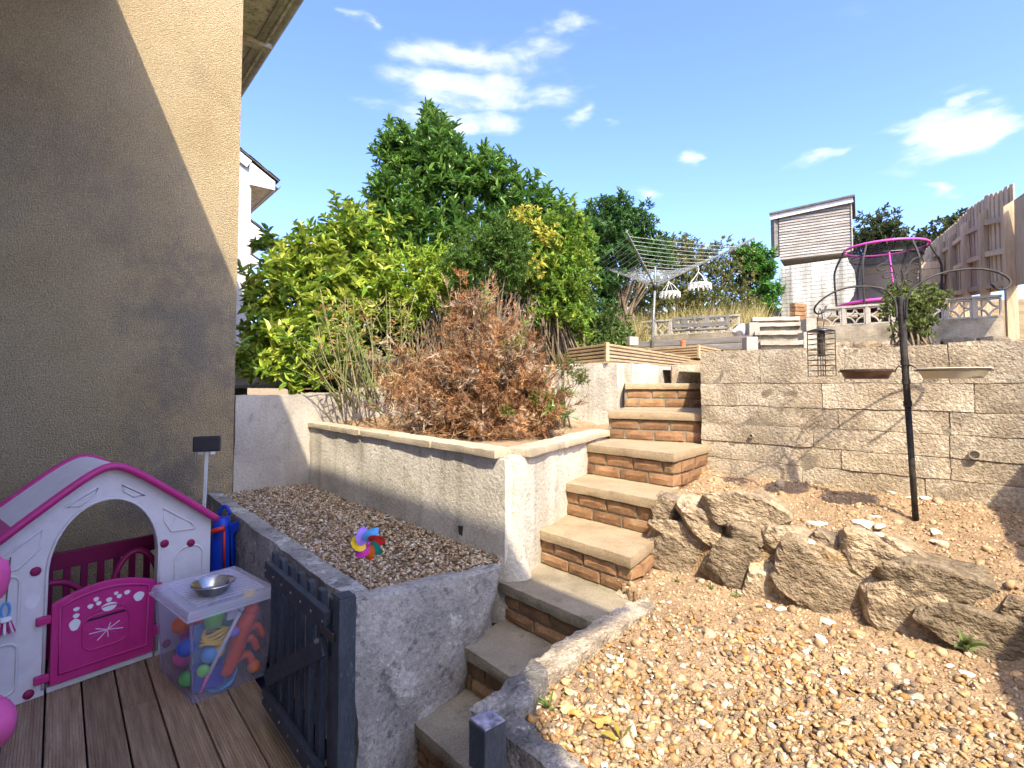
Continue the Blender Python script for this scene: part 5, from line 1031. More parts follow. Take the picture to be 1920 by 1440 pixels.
MB().tube([bx(l0,l2,bh_-.02), bx(l1,l2,bh_-.02), bx(l1,l3,bh_-.02), bx(l0,l3,bh_-.02)], .006, 6, True).build('lid_rim', X['clear_lid'], lid)
def toy(name, label, m_, mat_, parts=None, smooth=True):
    o = m_.build(name, X[mat_], smooth=smooth); tag(o, label, 'toy'); return o
def bt_(u, v, z): return bx(u, v*.82+.004, z*1.16)
toy('toy_cup', 'green plastic toy cup near the top of the storage box', MB().lathe([(1e-6,0),(.04,0),(.055,.075),(.05,.08),(1e-6,.08)], 20, Matrix.Translation(bt_(.11,.07,.285))), 'lime')
t = thing('skipping_rope', bt_(.11,.07,.2), 'coiled yellow rope under the green cup in the storage box', 'toy')
for k in range(5): MB().tube([bt_(.11+.06*math.cos(a)+.004*k, .07+.05*math.sin(a), .215+.012*k+.01*math.sin(a*2+k)) for a in [2*math.pi*i/18 for i in range(18)]], .007, 6, True).build('coil', X['tyellow'], t, smooth=True)
t = thing('toy_ball', bt_(.1,.07,.14), 'blue and yellow ball at mid height in the storage box', 'ball')
MB().ball(bt_(.09,.055,.17), .042, 12).build('blue_half', X['sky'], t, smooth=True); MB().ball(bt_(.13,.05,.175), .033, 12).build('yellow_half', X['yellow'], t, smooth=True)
toy('toy_ball', 'small lime green ball low in the storage box', MB().ball(bt_(.055,.035,.115), .03, 12), 'lime')
t = thing('toy_dinosaur', bt_(.25,.07,.04), 'coral red plastic toy creature upright in the storage box', 'toy')
MB().tube(smooth_path([bt_(.17,.06,.05), bt_(.22,.06,.13), bt_(.24,.06,.2), bt_(.27,.05,.26), bt_(.31,.05,.30)]), [.03+.015*math.sin(i/16*3) for i in range(17)], 10).build('body', X['coral'], t, smooth=True)
MB().ball(bt_(.30,.05,.31), .035, 10, (1.2,1,.9)).build('head', X['coral'], t, smooth=True)
for (u, z) in ((.30, .17), (.28, .10), (.33, .22)): MB().tube(smooth_path([bt_(u-.06,.06,z), bt_(u,.045,z+.01), bt_(u+.03,.035,z-.05)]), [.02]*8+[.013], 8).build('leg', X['coral'], t, smooth=True)
t = thing('toy_wand', bt_(.03,.02,.03), 'white and pink tube wand leaning diagonally inside the storage box front', 'toy')
MB().tube([bt_(.075,.012,.1), bt_(.22,.0,.33)], .010, 10).build('white_tube', X['white_pl'], t, smooth=True); MB().tube([bt_(.03,.012,.02), bt_(.075,.012,.1)], [.003, .010], 10).build('pink_tip', X['toy_pink'], t, smooth=True); MB().ball(bt_(.225,-.002,.345), .016, 8).build('knob', X['white_pl'], t, smooth=True)
toy('toy_bowl', 'pale blue toy dish at the foot of the storage box', MB().lathe([(1e-6,0),(.06,.0),(.085,.05),(.08,.052),(.055,.01),(1e-6,.01)], 20, Matrix.Translation(bt_(.17,.10,.012)) @ Matrix.Rotation(.5, 4, 'X')), 'sky')
toy('toy_block', 'dark blue toy block in the bottom of the storage box', MB().box(bt_(.1,.13,.06), (.14,.1,.1), .7), 'cobalt', smooth=False)
toy('toy_block', 'teal toy block behind the red creature in the storage box', MB().box(bt_(.25,.17,.26), (.16,.12,.14), .3), 'teal', smooth=False)
toy('toy_block', 'grey toy block beside the green cup in the storage box', MB().box(bt_(.2,.07,.315), (.06,.05,.04), .8), 'white_pl', smooth=False)
toy('toy_block', 'large blue toy block in the middle of the storage box', MB().box(bt_(.2,.30,.16), (.2,.2,.26), .4), 'sky', smooth=False)
toy('toy_block', 'crimson toy block at the back of the storage box', MB().box(bt_(.1,.38,.18), (.09,.1,.14), .9), 'magenta', smooth=False)
toy('toy_block', 'yellow toy block under the ribbed lid of the storage box', MB().box(bt_(.16,.36,.345), (.12,.05,.05), .3), 'tyellow', smooth=False)
for (lab, u_, v_, z_, r_, c_) in (('red ball at the top left of the storage box', .05, .12, .33, .035, 'red'), ('orange ball low at the right of the storage box', .31, .03, .05, .034, 'orange'), ('purple ball in the middle of the storage box front', .2, .03, .24, .03, 'purple'), ('yellow ball at the top right of the storage box', .30, .10, .37, .036, 'yellow'), ('pink ball on the left side of the storage box', .03, .3, .12, .045, 'toy_pink'), ('orange ball high on the left side of the storage box', .02, .3, .27, .045, 'orange'), ('blue ball on the left side of the storage box', .02, .2, .19, .045, 'blue'), ('green ball at the bottom left of the storage box', .03, .20, .05, .04, 'green')):
    toy('toy_ball', lab, MB().ball(bt_(u_, v_, z_), r_, 12), c_)
pb_ = at_z(399, 1112, DK+bh_+.026)
bowl = MB().lathe([(1e-6,0),(.062,0),(.072,.006),(.095,.045),(.108,.052),(.106,.055),(.093,.05),(.069,.011),(1e-6,.008)], 36, Matrix.Translation(v3(pb_, DK+bh_+.031))).build('steel_bowl', X['steel']); autosmooth(bowl, 40)
tag(bowl, 'shiny steel pet bowl standing on the storage box lid', 'bowl')

# ------------------------------------------------------------------ blue trolley toy, lamp on a stick
c = v3(at_y(416, 1000, 3.72), DK); bt = thing('toy_trolley', c, 'blue plastic toy trolley with red and yellow bits behind the storage box', 'toy')
MB().lathe([(1e-6,0),(.085,0),(.095,.03),(.09,.5),(.07,.62),(.055,.68),(1e-6,.69)], 18, Matrix.Translation(c) @ Matrix.Diagonal((.85,.8,1,1))).build('body', X['cobalt'], bt, smooth=True)
MB().tube([c+Vector((.02+.035*math.cos(t), -.01, .70+.06*math.sin(t))) for t in [math.pi*i/10 for i in range(11)]], .012, 8).build('carry_handle', X['cobalt'], bt, smooth=True)
MB().prism([c+Vector((.06,-.03,.64)), c+Vector((.15,-.03,.67)), c+Vector((.155,-.03,.62)), c+Vector((.09,-.03,.57)), c+Vector((.085,-.03,.30)), c+Vector((.11,-.03,.16)), c+Vector((.07,-.03,.14))], Vector((0,.09,0))).build('side_fin', X['cobalt'], bt, bevel=.01)
MB().ball(c+Vector((.085,-.045,.25)), .06, 10, (.6,.5,1.3)).build('side_pocket', X['blue'], bt, smooth=True)
MB().tube([c+Vector((-.05,-.09,.60)), c+Vector((.06,-.08,.63))], .017, 10).build('red_bar', X['red'], bt, smooth=True)
MB().tube([c+Vector((.055,-.075,.62)), c+Vector((.062,-.075,.36))], .008, 8).build('red_strip', X['red'], bt, smooth=True)
m = MB()
for k in range(3): m.tube([c+Vector((-.12+.02*k,-.1,.67-.01*k)), c+Vector((-.06+.01*k,-.1,.645)), c+Vector((-.05,-.1,.58-.03*k))], .009, 7)
m.build('yellow_grip', X['tyellow'], bt, smooth=True)
MB().tube([c+Vector((-.08,-.1,.6)), c+Vector((-.03,-.1,.62))], .014, 8).build('green_clip', X['lime'], bt, smooth=True)
c = v3(at_y(388, 850, 4.0), DK); lp = thing('solar_lamp', c, 'black solar floodlight on a thin white stake against the house wall', 'lamp')
zt = at_y(388, 832, 4.0).z
MB().bar(c+Vector((-.03,0,0)), v3(c, zt-.06), .022, .008, up=(0,1,0)).build('stake', X['white_pl'], lp)
MB().box(v3(c, zt), (.185,.05,.115), .35).build('lamp_head', X['black'], lp, bevel=.012)
for s_ in (-.045, .045): MB().box(v3(c+Vector((s_, .0, 0)), zt-.068), (.03,.03,.02), .35).build('bracket', X['white_pl'], lp, bevel=.003)

# ------------------------------------------------------------------ gate and its posts
HP = v3(at_z(646, 1120, -.78), 0)
def gpost(name, p, zt, label, m, w=.064):
    t = thing(name, v3(p, DK), label, 'post'); 
    a = math.atan2(D1.y, D1.x); MB().box((p.x, p.y, (DK+zt)/2), (w, w, zt-DK), a).build('shaft', X['gate'], t, bevel=.004)
    MB().box((p.x, p.y, zt+.003), (w-.006, w-.006, .005), a).build('post_top', m, t, bevel=.001); return t
hp = gpost('gate_post', HP, -.775, 'dark slate blue hinge post at the planter corner', X['gate'])
LPt = v3(at_z(914, 1352, -.80), 0)
lt = gpost('latch_post', LPt, -.80, 'slate blue latch post with worn pale top against the mouldy kerb', X['gate_worn'])
an = Vector((D1.x, D1.y, 0)); f1 = LPt-D2*.038-D1*.0
MB().bar(v3(f1, -.90), v3(f1, -.99), .05, .012, up=D2).build('latch_plate', X['alu'], lt, bevel=.003)
MB().bar(v3(f1-D2*.012+D1*.025, -.945), v3(f1-D2*.012-D1*.03, -.955), .022, .03).build('latch_tongue', X['alu'], lt, bevel=.004)
gt = thing('picket_gate', v3(HP+D1*.4, DK), 'dark slate blue picket gate swung open against the planter', 'gate')
GX = lambda s, o, z: HP-D2*.03+D1*s+D2*o+Vector((0, 0, z))
gs0, gs1, gzt, gzb = .075, .83, -.885, -1.475
MB().bar(GX(gs0,0,gzt), GX(gs1,0,gzt), .028, .075).build('top_rail', X['gate'], gt, bevel=.004)
MB().bar(GX(gs0,0,gzb), GX(gs1,0,gzb), .028, .075).build('bottom_rail', X['gate'], gt, bevel=.004)
MB().bar(GX(gs0+.03,0,gzt-.10), GX(gs1-.03,0,gzb+.09), .026, .07).build('brace', X['gate'], gt, bevel=.004)
for k in range(7):
    s_ = gs0+.02+k*(gs1-gs0-.04)/6; MB().bar(GX(s_, .03, gzb-.07), GX(s_, .03, gzt+.075), .026, .045, up=D1).build('picket', X['gate'], gt, bevel=.005)
for k in range(7):          # screw heads through the rails
    for z in (gzt, gzb):
        s_ = gs0+.02+k*(gs1-gs0-.04)/6; MB().lathe([(.006, 0), (.005, .003), (1e-6, .0035)], 8, Matrix.Translation(GX(s_, -.0138, z)) @ (-D2).to_track_quat('Z', 'Y').to_matrix().to_4x4()).build('screw_head', X['alu'], gt)
for z in (gzt-.03, gzb+.03): MB().bar(GX(-.0, .0, z), GX(.11, .0, z), .03, .035).build('hinge', X['black'], gt, bevel=.004)
MB().box(GX(gs0+.06, -.017, gzt-.085), (.022,.012,.012), .8).build('latch_catch', X['alu'], gt)

# ------------------------------------------------------------------ toy windmill in the gravel
wb = at_z(695, 1117, GR+.005); wt = wb+Vector((-.004, -.01, .235)); wm_ = thing('toy_windmill', wb, 'rainbow toy windmill on a stick in the planter gravel', 'toy windmill')
MB().tube([wb-Vector((0,0,.03)), wt], .0045, 8).build('stick', mat('pale_stick', [(.42,.34,.25),(.5,.42,.33)], 30, .7), wm_, smooth=True)
wc = wt+Vector((.0,-.02,.0)); MB().ball(wc+Vector((0,-.005,0)), .009, 8).build('hub', X['magenta'], wm_, smooth=True)
for k, cn in enumerate(('sky','red','teal','orange','magenta','yellow','purple')):
    a0 = R(80)-2*math.pi*k/7; V = []; Fc = []
    for i in range(7):
        r = .012+.062*i/6; wd = .034*math.sin(math.pi*(i+.8)/7.2)+.004; 
        for j in range(5):
            t = (j-2)/2; aa = a0+t*wd/max(r, .02)*.9-(.25*i/6); cup = .018*math.sin(math.pi*i/6)+.016*(t)*(i/6)
            V.append(wc+Vector((math.cos(aa)*r, -cup, math.sin(aa)*r)))
    n0 = len(V); V += [v+Vector((0,.0015,0)) for v in V]
    for i in range(6):
        for j in range(4): q_ = i*5+j; Fc.append((q_, q_+1, q_+6, q_+5)); Fc.append((n0+q_+5, n0+q_+6, n0+q_+1, n0+q_))
    link_mesh('petal', V, Fc, X[cn], wm_, smooth=True)

# ------------------------------------------------------------------ plants
def leaf_verts(P, D, Nn, Ln, Wd, fold=.28, curl=.18):
    S = np.cross(D, Nn); S /= np.linalg.norm(S, axis=1)[:,None]+1e-9; Nn = np.cross(S, D)
    Ln, Wd = Ln[:,None], Wd[:,None]; f = fold*Wd
    return np.stack([P, P+D*Ln*.32+S*Wd*.46+Nn*f, P+D*Ln*.72+S*Wd*.36+Nn*(f-curl*Ln*.4), P+D*Ln-Nn*curl*Ln, P+D*Ln*.72-S*Wd*.36+Nn*(f-curl*Ln*.4), P+D*Ln*.32-S*Wd*.46+Nn*f], 1)
def leaf_obj(name, P, D, Nn, Ln, Wd, C, m, parent=None, fold=.28, curl=.18):
    n = len(P); v = leaf_verts(P, D, Nn, Ln, Wd, fold, curl); Fq = (np.array([[0,1,2,3],[0,3,4,5]])[None]+(np.arange(n)*6)[:,None,None]).reshape(-1, 4)
    me = bpy.data.meshes.new(name); me.vertices.add(n*6); me.vertices.foreach_set('co', v.reshape(-1).astype(np.float32))
    me.loops.add(len(Fq)*4); me.loops.foreach_set('vertex_index', Fq.reshape(-1).astype(np.int32)); me.polygons.add(len(Fq)); me.polygons.foreach_set('loop_start', np.arange(0, len(Fq)*4, 4, dtype=np.int32))
    me.polygons.foreach_set('use_smooth', np.zeros(len(Fq), bool)); me.update(calc_edges=True)
    at = me.color_attributes.new('col', 'FLOAT_COLOR', 'POINT'); at.data.foreach_set('color', np.repeat(np.concatenate([C, np.ones((n,1))], 1), 6, 0).astype(np.float32).ravel())
    me.materials.append(X[m]); return link(name, me, parent)
def unit(v): return v/(np.linalg.norm(v, axis=-1, keepdims=True)+1e-9)
def lumps_to_world(lumps):
    out = []
    for (px, py, hw, hh, y, ry) in lumps:
        c = at_y(px, py, y); out.append((np.array(c[:]), np.array([hw*y/F, ry, hh*y/F])))
    return out
def crown_points(lumps, n, r, shell=.35, lump=.3):
    """tips spread through the outer part of several uneven lobes"""
    vol = np.array([np.prod(s)**.67 for _, s in lumps]); k = r.choice(len(lumps), n, p=vol/vol.sum())
    d = unit(r.normal(0, 1, (n, 3))); d[:,1] = np.where(r.random(n) < .72, -np.abs(d[:,1]), d[:,1])
    C = np.array([l[0] for l in lumps])[k]; S = np.array([l[1] for l in lumps])[k]
    q = d*3.1+k[:,None]*5.3
    rad = (1-np.abs(r.normal(0, shell, n)))*(1+lump*(np.sin(q[:,0]*1.7+np.sin(q[:,2]*2.1))*.5+np.sin(q[:,2]*2.9+q[:,1])*.5))
    rad = np.clip(rad, .15, 1.3); P = C+d*S*rad[:,None]; return P, unit(d*(1/S)*S.mean(1)[:,None])
def whorls(P, A, r, k, Ln, Wd, spread=(.5,1.1), up=.5, sun=.25):
    """k leaves round each tip P with axis A"""
    n = len(P); A = unit(A+np.array([0,0,up])+r.normal(0, .35, (n,3))); B = unit(np.cross(A, r.normal(0, 1, (n,3)))); Cc = np.cross(A, B)
    ph_ = (np.arange(k)/k*2*np.pi)[None]+r.uniform(0, 6.28, (n,1))+r.normal(0, .25, (n,k)); sp = r.uniform(*spread, (n,k))
    rad = B[:,None]*np.cos(ph_)[...,None]+Cc[:,None]*np.sin(ph_)[...,None]
    D = unit(A[:,None]*np.cos(sp)[...,None]+rad*np.sin(sp)[...,None]); Nn = unit(A[:,None]*np.sin(sp)[...,None]-rad*np.cos(sp)[...,None]+np.array([0,-.2,1.])*sun+r.normal(0, .25, D.shape))
    bk = r.uniform(0, 1, (n,k))*np.mean(Ln)*.9
    P2 = P[:,None]-A[:,None]*bk[...,None]
    m = n*k; return (P2.reshape(m,3), D.reshape(m,3), Nn.reshape(m,3))+(lambda q: (q*r.choice(np.atleast_1d(Ln), m), (q*.5+.5)*r.uniform(.75,1.15,m)*r.choice(np.atleast_1d(Wd), m)))(r.uniform(.42,1.2,m))
def colours(pal, n, k, r, v=.22):
    pal = np.array(pal); a = pal[r.integers(0, len(pal), n)]; a = np.repeat(a, k, 0); b = pal[r.integers(0, len(pal), n*k)]; t = r.random((n*k,1))*.7
    return np.clip((a*(1-t)+b*t)*r.uniform(1-v, 1+v, (n*k,1)), 0, 1)
def stems(name, base, P, r, root, m='bark', rad=.02, n=40, seg=5, sag=.1):
    mb = MB(); idx = r.choice(len(P), min(n, len(P)), replace=False)
    for i in idx:
        b = Vector(base(r)); t = b.lerp(Vector(P[i]), .82)+Vector((0, .12, -.02)); mid = b.lerp(t, .5)+Vector((r.normal(0,.08), r.normal(0,.06), abs(r.normal(0, sag))))
        path = [((1-u)**2)*b+2*u*(1-u)*mid+u*u*t for u in [j/seg for j in range(seg+1)]]
        mb.tube(path, [rad*(1-.75*j/seg) for j in range(seg+1)], 5)
    return mb.build(name, X[m], root, smooth=True)
def bush(name, label, cat, lumps, ntip, k, Ln, Wd, pal, m, seed, base_px, base_y, trunk=.025, nst=40, spread=(.5,1.1), up=.5, shell=.3, single=0, fold=.28, curl=.18, group=None, lump=.3, base_w=.12, sun=.25, shoots=0, shoot_len=1.):
    r = np.random.default_rng(seed); Lw = lumps_to_world(lumps); P, A = crown_points(Lw, ntip, r, shell, lump)
    b0 = at_y(*base_px, base_y); root = thing(name, b0, label, cat, group)
    if shoots:          # leafy shoots standing out of the crown
        ii = r.choice(len(P), shoots); ax_ = unit(A[ii]*.7+np.array([0,-.05,1.])+r.normal(0,.25,(shoots,3))); ln = r.uniform(.12, .34, shoots)*np.mean(Ln)/.11*shoot_len; ns = 5
        ex = (P[ii][:,None]+ax_[:,None]*(ln[:,None]*(np.arange(1, ns+1)/ns)[None])[...,None]).reshape(-1,3); sm = MB()
        for q_ in range(shoots): sm.tube([Vector(P[ii[q_]]), Vector(P[ii[q_]]+ax_[q_]*ln[q_])], [.005, .002], 4)
        sm.build('shoot_stems', X['bark'], root); P = np.concatenate([P, ex]); A = np.concatenate([A, np.repeat(ax_, ns, 0)]); ntip = len(P)
    stems('stem' if cat != 'tree' else 'trunk', lambda q: (b0.x+q.normal(0, base_w), b0.y+q.normal(0, base_w*.6), b0.z), P, r, root, rad=trunk, n=nst)
    a, d, nn, l, w = whorls(P, A, r, k, Ln, Wd, spread, up, sun); C = colours(pal, ntip, k, r)
    if single:
        front = -a[:,1]+.25*nn[:,2]-.3*nn[:,1]+r.normal(0, .12, len(a)); cams = np.abs(a[:,0]/a[:,1]) < .95; order = np.argsort(-(front+np.where(cams, 0, -99)))[:single]
        keep = np.ones(len(a), bool); keep[order] = False
        var = []
        for q in range(8):
            cc = C[order[q*7 % len(order)]]; o = leaf_obj('leaf', np.array([[0,0,0.]]), np.array([[0,1.,0]]), np.array([[0,0,1.]]), np.array([1.]), np.array([.38]), cc[None], m, None, fold, curl); var.append(o.data); bpy.data.objects.remove(o)
        for i in order:
            D, Nv = Vector(d[i]), Vector(nn[i]); S = D.cross(Nv).normalized(); Nv = S.cross(D); M4 = Matrix((( S.x, D.x, Nv.x, a[i][0]), (S.y, D.y, Nv.y, a[i][1]), (S.z, D.z, Nv.z, a[i][2]), (0,0,0,1)))
            link('leaf', var[int(r.integers(8))], root, M4 @ Matrix.Diagonal((l[i]*w[i]/l[i]/.38, l[i], l[i], 1)))
        a, d, nn, l, w, C = a[keep], d[keep], nn[keep], l[keep], w[keep], C[keep]
    o = leaf_obj('crown', a, d, nn, l, w, C, m, root, fold, curl); o['kind'] = 'stuff'; return root
# colour sets (leaf reflectance)
LAU = [(.09,.20,.038),(.13,.27,.05),(.055,.135,.03),(.20,.35,.07),(.15,.26,.04)]; AUC = [(.36,.45,.05),(.18,.30,.035),(.50,.53,.10),(.09,.20,.03),(.27,.38,.05),(.42,.47,.07)]
EUO = [(.14,.26,.035),(.21,.34,.045),(.09,.18,.03),(.31,.38,.05)]; CON = [(.07,.15,.03),(.10,.19,.035),(.14,.22,.05)]; HED = [(.10,.14,.035),(.16,.19,.05),(.22,.22,.07),(.08,.11,.03),(.30,.26,.11)]
bush('laurel_tree', 'tall dark green laurel rising above all the other shrubs', 'tree', [(795,305,90,75,7.2,.5),(750,275,45,40,7.2,.3),(820,262,40,36,7.2,.3),(830,350,95,90,7.1,.6),(900,345,72,62,7.0,.5),(745,410,85,85,7.0,.5),(960,385,62,70,7.0,.5),(1025,415,58,55,7.2,.4),(1060,470,60,60,7.2,.4),(850,455,130,70,6.9,.5),(730,370,50,50,7.1,.4)],
     1950, 9, (.10,.13), (.034,.044), LAU, 'leaf', 11, (850,720), 7.3, .022, 90, (.35,1.1), .8, .34, 300, sun=.35, shoots=190, lump=.34, shoot_len=.5)
bush('spotted_laurel', 'big yellow-green spotted laurel hanging over the garden wall by the house corner', 'shrub', [(640,470,95,70,6.4,.5),(700,450,60,55,6.5,.4),(565,500,75,65,6.1,.45),(520,570,62,80,5.8,.4),(590,590,90,80,5.95,.4),(505,660,55,55,5.6,.3),(560,690,90,48,5.45,.25),(620,660,70,55,5.6,.3),(640,560,80,80,6.2,.4),(700,540,60,70,6.3,.3)],
     1050, 8, (.11,.15), (.044,.058), AUC, 'leaf', 12, (600,735), 5.75, .014, 110, (.6,1.35), .35, .34, 300, curl=.28, shoots=70, lump=.4)
bush('lime_shrub', 'lime green leafy shrub between the laurel and the brown conifer', 'shrub', [(800,500,70,45,5.9,.3),(840,540,60,55,5.7,.3),(770,560,50,70,5.9,.3)], 330, 7, (.085,.10), (.028,.034), [(.30,.42,.045),(.20,.33,.035),(.38,.45,.07)], 'leaf_soft', 13, (800,720), 5.7, .01, 40, (.4,1.2), .6, .35)
bush('green_conifer', 'dark green conifer top poking above its own dead brown growth', 'conifer', [(905,470,62,45,5.4,.35),(950,445,45,38,5.3,.3),(870,500,45,40,5.3,.3),(960,500,45,50,5.3,.3)], 1500, 9, (.042,.055), (.011,.014), CON, 'needle', 14, (900,740), 5.2, .02, 40, (.25,1.0), .45, .4)
bush('golden_euonymus', 'golden green small-leaved shrub to the right of the conifers', 'shrub', [(1010,450,60,55,6.2,.4),(975,500,55,55,6.0,.35),(1060,450,62,55,6.4,.4),(1065,520,52,75,6.3,.45),(1035,560,60,70,6.0,.35),(1075,600,42,55,6.2,.35),(1030,500,55,50,6.0,.35)], 2000, 8, (.052,.072), (.022,.030), EUO, 'leaf_soft', 15, (1060,700), 6., .014, 90, (.5,1.2), .4, .38, shoots=90, lump=.35, shoot_len=.6)
bush('yellow_sprig', 'bright yellow variegated sprigs above the green conifer', 'shrub', [(985,405,34,20,5.9,.15),(1020,440,30,26,5.8,.15),(1000,500,24,26,5.7,.15)], 85, 7, (.06,.07), (.026,.03), [(.55,.50,.08),(.62,.58,.14),(.40,.42,.06)], 'leaf_soft', 16, (1000,640), 5.8, .008, 20)
bush('far_shrub_tree', 'dark bushy tree behind the clothes dryer lines', 'tree', [(1140,410,45,40,10.2,.7),(1110,450,45,60,9.8,.6),(1180,430,50,45,10.4,.7),(1150,480,60,60,10.,.7),(1215,480,45,42,10.6,.6),(1120,540,50,60,9.8,.6)], 1500, 9, (.10,.12), (.034,.042), [(.05,.13,.03),(.08,.18,.04),(.05,.11,.03)], 'leaf', 17, (1150,650), 10., .04, 40, shoots=60, lump=.4)
bush('hedge', 'long olive hedge bank behind the clothes dryer and screen blocks', 'hedge', [(1200,545,60,60,12.2,.8),(1270,520,60,58,13.,.8),(1330,510,60,62,13.2,.8),(1385,520,48,60,13.4,.8),(1300,570,120,42,12.6,.8),(1260,470,60,28,13.4,.8),(1400,575,45,40,13.2,.6)], 2900, 8, (.085,.10), (.028,.036), HED, 'leaf_soft', 18, (1300,620), 12.8, .03, 60, shell=.35, shoots=80)
bush('bright_laurel', 'bright green laurel against the left of the whitewashed wall', 'shrub', [(1420,500,34,40,13.,.5),(1435,550,26,40,12.8,.4),(1400,480,26,24,13.2,.4)], 600, 8, (.11,.13), (.04,.05), [(.09,.24,.035),(.14,.32,.05),(.05,.13,.025)], 'leaf', 19, (1425,620), 13., .03, 20)
bush('terrace_shrub', 'small leafy shrub on the bank beside the feeder pole top', 'shrub', [(1690,575,42,32,6.9,.3),(1730,560,36,26,6.9,.3),(1710,610,40,30,6.8,.25),(1675,545,22,16,7.,.2)], 600, 8, (.05,.06), (.022,.027), [(.15,.19,.05),(.09,.13,.03),(.22,.25,.09)], 'leaf_soft', 20, (1712,655), 6.7, .016, 30)
for (l, b, y, s, lab) in (([(1632,435,38,36,24,1.6),(1660,455,30,30,24,1.4),(1610,460,30,30,24,1.4)], (1635,520), 24, 21, 'roundish tree just right of the shed roof'), ([(1690,470,30,20,25,1.3),(1720,480,26,20,25,1.3)], (1700,530), 25, 22, 'low tree seen through the trampoline net'), ([(1765,440,32,28,20,1.3),(1795,425,26,26,20,1.2),(1745,470,26,30,20,1.2)], (1768,530), 20, 23, 'dark tree behind the timber fence top')):
    bush('background_tree', lab, 'tree', l, 420, 8, (.20,.24), (.08,.10), [(.06,.085,.03),(.10,.12,.05),(.045,.06,.025)], 'leaf_soft', s, b, y, .09, 30, lump=.4, group='trees on the skyline')

bush('back_hedge', 'shaded mixed hedge glimpsed behind the laurel and canes', 'hedge', [(640,620,80,60,8.4,.5),(740,610,80,60,8.6,.5),(840,600,90,60,8.6,.5),(950,600,90,70,8.4,.5),(1060,610,90,60,8.4,.5),(1140,620,50,50,8.8,.4),(870,550,80,45,8.4,.4),(960,545,70,50,8.3,.4),(1040,560,60,50,8.3,.4),(760,560,60,50,8.4,.4)], 2200, 8, (.10,.12), (.04,.05), [(.06,.12,.03),(.09,.16,.04),(.14,.19,.05)], 'leaf_soft', 41, (860,690), 8.5, .02, 30)
# dead conifer: a mass of bare brown twigs
def twig_strips(P, D, Ln, Wd, C, name, root, m='dry', bend=.35, seed=1):
    r = np.random.default_rng(seed); n = len(P); S = unit(np.cross(D, r.normal(0,1,(n,3)))); B = unit(r.normal(0, 1, (n,3))+np.array([0,0,.35])); k = 5; V = np.zeros((n, k, 2, 3))
    S2 = unit(np.cross(D, S))
    for i in range(k):
        t = i/(k-1); c = P+D*(Ln*t)[:,None]+B*(Ln*bend*t*t)[:,None]; w = (Wd*(1-.8*t))[:,None]; V[:,i,0] = c+S*w; V[:,i,1] = c-S*w
    Fq = []
    for i in range(k-1): Fq.append([i*2, i*2+1, i*2+3, i*2+2])
    Fq = (np.array(Fq)[None]+(np.arange(n)*k*2)[:,None,None]).reshape(-1, 4); me = bpy.data.meshes.new(name)
    me.vertices.add(n*k*2); me.vertices.foreach_set('co', V.reshape(-1).astype(np.float32)); me.loops.add(len(Fq)*4); me.loops.foreach_set('vertex_index', Fq.reshape(-1).astype(np.int32)); me.polygons.add(len(Fq)); me.polygons.foreach_set('loop_start', np.arange(0, len(Fq)*4, 4, dtype=np.int32)); me.update(calc_edges=True)
    at = me.color_attributes.new('col', 'FLOAT_COLOR', 'POINT'); at.data.foreach_set('color', np.repeat(np.concatenate([C, np.ones((n,1))], 1), k*2, 0).astype(np.float32).ravel()); me.materials.append(X[m]); o = link(name, me, root); o['kind'] = 'stuff'; return o
r = np.random.default_rng(31)
BRN = [(.30,.155,.07),(.40,.235,.12),(.20,.105,.055),(.44,.30,.18),(.36,.27,.19),(.35,.175,.07),(.25,.14,.075)]
b0 = at_z(910, 800, -.40); dc = thing('dead_conifer', b0, 'dead brown conifer, a dense tangle of bare twigs in the raised bed', 'conifer')
Lw = lumps_to_world([(890,560,55,50,4.7,.3),(930,590,70,60,4.7,.3),(860,640,110,70,4.5,.35),(970,650,75,80,4.5,.3),(800,690,95,65,4.4,.3),(900,720,130,75,4.25,.35),(1000,720,65,70,4.3,.3),(820,755,115,40,4.2,.25),(960,780,100,36,4.0,.2),(1040,740,50,60,4.25,.2),(750,700,50,60,4.5,.2)])
P, A = crown_points(Lw, 290, r, .25, .4); mb = MB(); SP, SD, SL, SC_, TP, TD, TL, TC = [], [], [], [], [], [], [], []
